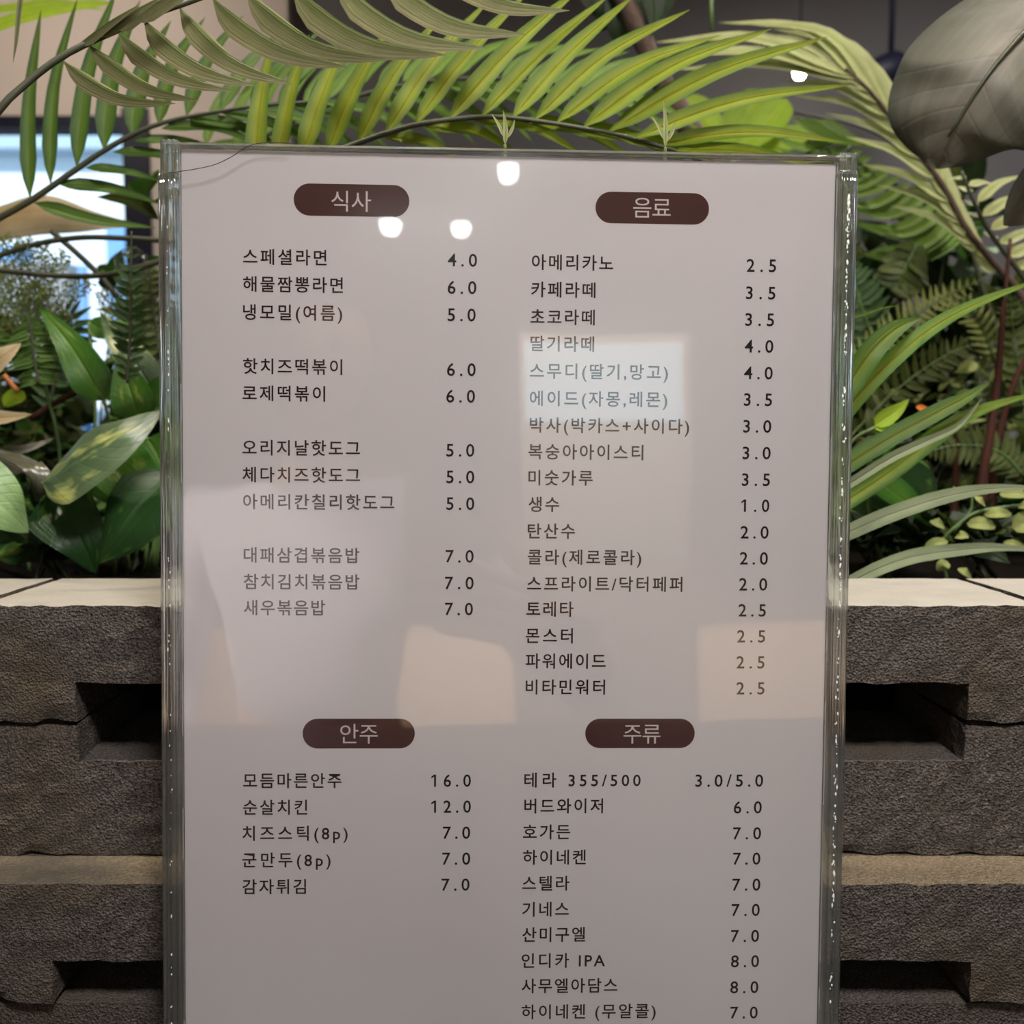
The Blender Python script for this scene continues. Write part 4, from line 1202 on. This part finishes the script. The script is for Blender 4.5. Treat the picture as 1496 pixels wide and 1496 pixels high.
def bush(label, px, py, Y, rpx, n, kinds, ln=(.02, .04), seed=1, squash=1.0, name='leafy_bush'):
    """stems from the soil, each leaf an object sharing mesh data"""
    rg = random.Random(seed)
    C_ = at(px, py, Y); rad = px2m(rpx, Y)
    base = Vector((C_.x, C_.y, ZT - .022))
    root = thing(name, label, 'plant', base)
    sm = MB()
    ns = max(4, n // 10)
    tips = []
    for i in range(ns):
        d = Vector((rg.gauss(0, .5), rg.gauss(0, .35), rg.gauss(0, .5) * squash))
        tip = C_ + d * rad
        tip.z = max(tip.z, ZT + .01)
        if tip.y < Y2 + .03: tip.y = Y2 + .03
        pts = spline([base + Vector((rg.uniform(-.02, .02), rg.uniform(-.02, .02), 0)), base.lerp(tip, .5) + Vector((rg.uniform(-.02, .02), 0, .01)), tip], 10)
        sm.tube(pts, [0.0016 - .001 * k / 9 for k in range(10)], 5)
        tips.append(pts)
    sm.to('stems', root, [M_STEM])
    for i in range(n):
        pts = tips[i % ns]; q = pts[min(9, int(3 + 7 * rg.random() ** .7))]
        q = q + Vector((rg.gauss(0, .12), rg.gauss(0, .12), rg.gauss(0, .12))) * rad * .7
        o = bpy.data.objects.new('leaf', LM[rg.choice(kinds)])
        s = rg.uniform(*ln)
        o.location = q - base
        o.rotation_euler = (rg.uniform(-.3, 1.2), rg.uniform(-.8, .8), rg.uniform(0, 6.28))
        o.scale = (s, s, s)
        o.parent = root
        COL.objects.link(o)
    return root


# right side, from near to far
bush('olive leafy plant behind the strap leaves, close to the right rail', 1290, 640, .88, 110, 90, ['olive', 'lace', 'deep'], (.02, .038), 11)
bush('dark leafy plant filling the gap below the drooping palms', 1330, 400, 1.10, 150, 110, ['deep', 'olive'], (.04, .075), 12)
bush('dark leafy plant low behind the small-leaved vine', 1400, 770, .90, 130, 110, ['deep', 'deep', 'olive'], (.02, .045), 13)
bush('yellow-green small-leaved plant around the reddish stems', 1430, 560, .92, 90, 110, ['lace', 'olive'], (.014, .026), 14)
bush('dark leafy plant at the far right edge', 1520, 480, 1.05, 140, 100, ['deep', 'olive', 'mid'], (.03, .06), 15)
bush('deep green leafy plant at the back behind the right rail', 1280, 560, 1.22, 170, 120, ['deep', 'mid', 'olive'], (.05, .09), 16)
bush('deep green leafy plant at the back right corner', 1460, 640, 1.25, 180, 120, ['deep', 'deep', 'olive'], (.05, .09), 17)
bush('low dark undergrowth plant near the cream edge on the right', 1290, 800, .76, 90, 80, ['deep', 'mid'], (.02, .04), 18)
bush('mid green leafy plant right of the branch', 1240, 330, 1.18, 120, 90, ['mid', 'olive', 'lace'], (.03, .055), 19)
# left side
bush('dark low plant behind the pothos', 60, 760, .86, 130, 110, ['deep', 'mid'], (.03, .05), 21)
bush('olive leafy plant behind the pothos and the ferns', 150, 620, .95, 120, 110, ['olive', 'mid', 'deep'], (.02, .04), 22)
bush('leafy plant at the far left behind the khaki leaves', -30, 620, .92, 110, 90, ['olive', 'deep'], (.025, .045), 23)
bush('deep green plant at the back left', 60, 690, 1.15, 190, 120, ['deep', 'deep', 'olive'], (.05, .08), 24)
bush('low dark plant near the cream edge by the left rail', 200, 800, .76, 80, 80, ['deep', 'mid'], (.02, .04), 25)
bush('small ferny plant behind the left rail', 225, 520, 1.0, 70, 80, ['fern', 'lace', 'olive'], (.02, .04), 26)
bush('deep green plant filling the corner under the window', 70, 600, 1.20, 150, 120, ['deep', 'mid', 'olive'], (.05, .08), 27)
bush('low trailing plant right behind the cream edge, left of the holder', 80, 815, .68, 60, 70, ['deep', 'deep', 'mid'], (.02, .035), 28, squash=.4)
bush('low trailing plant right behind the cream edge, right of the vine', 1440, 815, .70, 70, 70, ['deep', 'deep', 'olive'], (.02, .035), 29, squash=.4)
bush('low plant behind the cream edge between right rail and vine', 1290, 820, .70, 50, 60, ['deep', 'deep'], (.02, .035), 30, squash=.4)
bush('dark broad-leaved plant under the arch of the pale drooping palm', 1375, 385, 1.16, 90, 90, ['deep', 'deep', 'mid'], (.05, .085), 43)
bush('broad-leaved plant cut by the right edge, beyond the vine', 1590, 700, .80, 110, 90, ['mid', 'olive'], (.03, .05), 41)
bush('broad-leaved plant cut by the left edge, behind the pale leaf', -110, 680, .82, 120, 90, ['mid', 'olive'], (.03, .05), 42)
# behind the holder
bush('broad-leaved plant mostly hidden behind the left side of the menu', 370, 560, .88, 170, 90, ['mid', 'olive'], (.03, .06), 31)
bush('broad-leaved plant mostly hidden behind the right side of the menu', 1090, 540, .92, 190, 90, ['mid', 'deep'], (.04, .07), 33)

# ferns right
fern('serrated olive fern leaf pointing down in the shade at right', [(1340, 355, .95), (1325, 385, .95), (1312, 410, .95), (1300, 425, .95)], 42, 9, M_BUSH, M_STEMG, up=.5, wp=.3)
fern('pale fern leaf spreading level below the dark gap', [(1250, 520, .90), (1310, 480, .90), (1370, 440, .90), (1440, 405, .90)], 34, 20, M_LACE, M_STEMG, up=.5, wp=.11)
fern('pale fern leaf arching behind the topmost strap leaf', [(1460, 560, .94), (1440, 490, .94), (1400, 440, .94), (1330, 450, .94)], 30, 20, M_LACE, M_STEMG, up=.5, wp=.12)
fern('grey green fern slanting behind the strap leaves', [(1240, 640, .86), (1310, 570, .86), (1380, 520, .86), (1430, 500, .86)], 36, 22, M_BUSH, M_STEMG, up=.6, wp=.14)
fern('shaded fern at the right rail', [(1300, 560, .92), (1270, 480, .92), (1250, 420, .92), (1235, 370, .92)], 46, 18, M_FERND, M_STEMG, up=.4, wp=.18)
fern('olive fern rising by the right edge', [(1500, 640, .9), (1492, 560, .9), (1480, 480, .9), (1475, 420, .9)], 40, 18, M_BUSH, M_STEMG, up=.5, wp=.18)
fern('low olive fern behind the vine', [(1500, 700, .82), (1460, 660, .82), (1400, 650, .82), (1340, 665, .82)], 40, 18, M_BUSH, M_STEMG, up=.4, wp=.16)

# ------------------------------------------------------------------ visitor with a phone (seen mirrored in the acrylic)
M_SKIN = plain('skin', (0.55, 0.33, 0.24), 0.5)
M_SHIRT = plain('light_shirt', (0.74, 0.70, 0.72), 0.85, noise_amt=0.05, nscale=30)
M_TROU = plain('dark_trousers', (0.03, 0.03, 0.035), 0.8)
M_HAIR = plain('black_hair', (0.015, 0.012, 0.012), 0.5)


def skin(nodes, edges, sub=2):
    """nodes: [(x,y,z,r)] -> evaluated skin mesh data (verts, faces)"""
    me = bpy.data.meshes.new('skin_tmp'); me.from_pydata([n_[:3] for n_ in nodes], edges, [])
    o = bpy.data.objects.new('skin_tmp', me); COL.objects.link(o)
    mo = o.modifiers.new('s', 'SKIN'); mo.use_smooth_shade = True
    for i, n_ in enumerate(nodes):
        me.skin_vertices[0].data[i].radius = (n_[3], n_[4] if len(n_) > 4 else n_[3])
    me.skin_vertices[0].data[0].use_root = True
    s = o.modifiers.new('u', 'SUBSURF'); s.levels = sub; s.render_levels = sub
    ev = bpy.data.meshes.new_from_object(o.evaluated_get(bpy.context.evaluated_depsgraph_get()))
    v = [x.co.copy() for x in ev.vertices]; f = [tuple(p.vertices) for p in ev.polygons]
    bpy.data.objects.remove(o); bpy.data.meshes.remove(me); bpy.data.meshes.remove(ev)
    return v, f


pe = thing('person', 'person in a light shirt reaching forward with a phone, mirrored in the acrylic', 'person', (-0.23, -0.57, 0))
bx_, by_ = -0.23, -0.57
N = [(bx_, by_, .84, .11, .09), (bx_, by_, 1.0, .10, .08), (bx_, by_, 1.14, .12, .09), (bx_, by_ + .01, 1.25, .055), (bx_ + .005, by_ + .03, 1.31, .048), (bx_ + .01, by_ + .05, 1.37, .05),
     (-.07, -.56, 1.225, .048), (.09, -.40, 1.05, .040), (.13, -.30, 1.02, .037), (.125, -.16, 1.05, .030), (.100, -.065, 1.085, .024),
     (-.39, -.57, 1.215, .048), (-.43, -.57, 1.08, .040), (-.44, -.56, .96, .036), (-.42, -.50, .84, .027), (-.415, -.48, .76, .028),
     (bx_ + .09, by_, .78, .085), (bx_ + .10, by_ + .01, .46, .055), (bx_ + .10, by_ - .01, .10, .036), (bx_ + .11, by_ + .10, .04, .035),
     (bx_ - .09, by_, .78, .085), (bx_ - .10, by_ + .01, .46, .055), (bx_ - .10, by_ - .01, .10, .036), (bx_ - .11, by_ + .10, .04, .035)]
Ed = [(0, 1), (1, 2), (2, 3), (3, 4), (4, 5), (2, 6), (6, 7), (7, 8), (8, 9), (9, 10), (2, 11), (11, 12), (12, 13), (13, 14), (14, 15), (0, 16), (16, 17), (17, 18), (18, 19), (0, 20), (20, 21), (21, 22), (22, 23)]
mb = MB(); v, f = skin(N, Ed); mb.add(v, f)
# palms and fingers, rooted in the wrists
palm = [(.100, -.065, 1.085, .024, .020), (.085, -.035, 1.105, .030, .016), (.062, -.012, 1.125, .034, .013)]
v, f = skin(palm, [(0, 1), (1, 2)]); mb.add(v, f)
for z0, z1, tipx, r_ in [(1.152, 1.181, -.060, .0085), (1.132, 1.160, -.064, .009), (1.114, 1.138, -.060, .0085), (1.098, 1.114, -.046, .0072)]:
    ch = [(.062, -.008, z0 - .008, r_ * 1.1), (.030, .007, z0, r_), (-.005, .008, (z0 + z1) / 2, r_ * .95), (-.036, .007, z1 - .004, r_ * .9), (tipx, .005, z1, r_ * .75)]
    v, f = skin(ch, [(k, k + 1) for k in range(4)]); mb.add(v, f)
ch = [(.075, -.03, 1.11, .012), (.055, -.034, 1.145, .0105), (.030, -.030, 1.175, .0095), (.006, -.024, 1.195, .008)]
v, f = skin(ch, [(0, 1), (1, 2), (2, 3)]); mb.add(v, f)
for k in range(4):
    ch = [(-.415 + (k - 1.5) * .008, -.48 + (k - 1.5) * .012, .745, .0085), (-.413 + (k - 1.5) * .008, -.474 + (k - 1.5) * .017, .71, .008), (-.408 + (k - 1.5) * .006, -.470 + (k - 1.5) * .017, .675 + abs(k - 1.3) * .006, .0065)]
    v, f = skin(ch, [(0, 1), (1, 2)]); mb.add(v, f)
ch = [(-.41, -.455, .765, .010), (-.40, -.435, .735, .009), (-.395, -.428, .705, .0075)]
v, f = skin(ch, [(0, 1), (1, 2)]); mb.add(v, f)
# head: shaped ovoid with nose, brow and ears
hc = Vector((bx_ + .015, by_ + .06, 1.435))
bmx = bmesh.new(); bmesh.ops.create_uvsphere(bmx, u_segments=32, v_segments=24, radius=1)
hv = []
for vx in bmx.verts:
    c_ = vx.co
    q = Vector((c_.x * .074, c_.y * .092, c_.z * .112))
    if c_.z < 0: q.x *= 1 + .25 * c_.z; q.y *= 1 + .12 * c_.z
    if c_.y > 0.5:
        q.y += .018 * math.exp(-((q.x / .012) ** 2) - ((c_.z * .112 + .012) / .018) ** 2)
        q.y -= .006 * math.exp(-(((abs(q.x) - .03) / .014) ** 2) - ((q.z - .008) / .012) ** 2)
        q.y += .004 * math.exp(-((q.x / .022) ** 2) - ((q.z + .05) / .008) ** 2)
    hv.append(hc + q)
mb.add(hv, [tuple(v_i.index for v_i in fc.verts) for fc in bmx.faces]); bmx.free()
for sx in (-1, 1):
    v, f = skin([(hc.x + sx * .072, hc.y - .005, hc.z - .02, .008, .012), (hc.x + sx * .078, hc.y - .012, hc.z + .01, .008, .014)], [(0, 1)]); mb.add(v, f)
mb.to('body', pe, [M_SKIN])
for sx in (-1, 1):
    bmx = bmesh.new(); bmesh.ops.create_uvsphere(bmx, u_segments=14, v_segments=10, radius=.011)
    c_ = hc + Vector((sx * .03, .078, .008))
    child('eye', [c_ + q.co for q in bmx.verts], [tuple(q.index for q in fc.verts) for fc in bmx.faces], pe, [plain('eye_dark', (.05, .035, .03), .1)]); bmx.free()
lp = MB(); lp.tube(spline([hc + Vector((-.024, .078, -.052)), hc + Vector((0, .088, -.050)), hc + Vector((.024, .078, -.052))], 8), [.002, .004, .005, .0045, .0045, .005, .004, .002], 8); lp.to('lips', pe, [plain('lips', (.4, .15, .13), .4)])
# hair cap
bmx = bmesh.new(); bmesh.ops.create_uvsphere(bmx, u_segments=32, v_segments=24, radius=1)
keep = [fc for fc in bmx.faces if not (fc.calc_center_median().y > .25 and fc.calc_center_median().z < .52) and fc.calc_center_median().z > -.75]
child('hair', [hc + Vector((q.co.x * .082, q.co.y * .100 - .004, q.co.z * .120 + .004)) + noise.noise_vector(q.co * 6) * .002 for q in bmx.verts], [tuple(q.index for q in fc.verts) for fc in keep], pe, [M_HAIR]); bmx.free()
# clothes
sn = [(bx_, by_, .86, .14, .105), (bx_, by_, 1.0, .125, .10), (bx_, by_, 1.14, .145, .11), (bx_, by_ + .008, 1.232, .075),
      (-.07, -.56, 1.222, .062), (.09, -.40, 1.05, .055), (.13, -.30, 1.02, .052), (.127, -.19, 1.045, .044),
      (-.39, -.57, 1.212, .062), (-.43, -.57, 1.08, .055), (-.44, -.56, .96, .05), (-.425, -.515, .87, .042)]
v, f = skin(sn, [(0, 1), (1, 2), (2, 3), (2, 4), (4, 5), (5, 6), (6, 7), (2, 8), (8, 9), (9, 10), (10, 11)])
child('shirt', [q + noise.noise_vector(q * 16) * .007 for q in v], f, pe, [M_SHIRT])
tn = [(bx_, by_, .88, .125, .10), (bx_ + .09, by_, .78, .095), (bx_ + .10, by_ + .01, .46, .070), (bx_ + .10, by_ - .01, .08, .060), (bx_ - .09, by_, .78, .095), (bx_ - .10, by_ + .01, .46, .070), (bx_ - .10, by_ - .01, .08, .060)]
v, f = skin(tn, [(0, 1), (1, 2), (2, 3), (0, 4), (4, 5), (5, 6)]); child('trousers', v, f, pe, [M_TROU])
for sx in (-1, 1):
    v, f = skin([(bx_ + sx * .10, by_ - .03, .045, .042), (bx_ + sx * .11, by_ + .06, .04, .04), (bx_ + sx * .115, by_ + .15, .035, .033)], [(0, 1), (1, 2)])
    child('shoe', [Vector((q.x, q.y, max(.002, q.z))) for q in v], f, pe, [M_TROU])

ph = thing('smartphone', 'smartphone held upright facing the menu, mirrored in the acrylic', 'phone', (-.029, -.008, 1.115))


def rbox(x0, x1, z0, z1, y0, y1, r, seg=6):
    pts = []
    for cx, cz, a0 in ((x1 - r, z1 - r, 0), (x0 + r, z1 - r, 90), (x0 + r, z0 + r, 180), (x1 - r, z0 + r, 270)):
        for k in range(seg + 1):
            a = R(a0 + 90 * k / seg); pts.append((cx + r * math.cos(a), cz + r * math.sin(a)))
    n_ = len(pts)
    v = [(x, y0, z) for x, z in pts] + [(x, y1, z) for x, z in pts]
    return v, [tuple(range(n_)), tuple(range(2 * n_ - 1, n_ - 1, -1))] + [(i, i + n_, (i + 1) % n_ + n_, (i + 1) % n_) for i in range(n_)]


b = MB(); b.add(*rbox(-.0715, .0135, 1.112, 1.2805, -.0135, -.0050, .010)); b.to('case', ph, [plain('phone_case', (.32, .28, .32), .3, noise_amt=.3, nscale=40)], False)
b = MB(); b.add(*rbox(-.0200, .0095, 1.190, 1.2755, -.0052, -.0038, .012)); b.to('camera_bump', ph, [plain('phone_bump', (.45, .43, .45), .25)], False)
for z in (1.262, 1.238, 1.214):
    b = MB(); b.tube([(-.005 if z != 1.25 else 0, -.0040, z), (-.005, -.0030, z)], .0062, 20); b.to('lens', ph, [plain('phone_lens', (.01, .01, .015), .05)])
b = MB(); b.add(*rbox(-.0690, .0110, 1.116, 1.277, -.0140, -.0134, .008)); b.to('screen', ph, [plain('phone_screen', (.01, .01, .01), .1, emit=(.5, .5, .5), es=.5)], False)
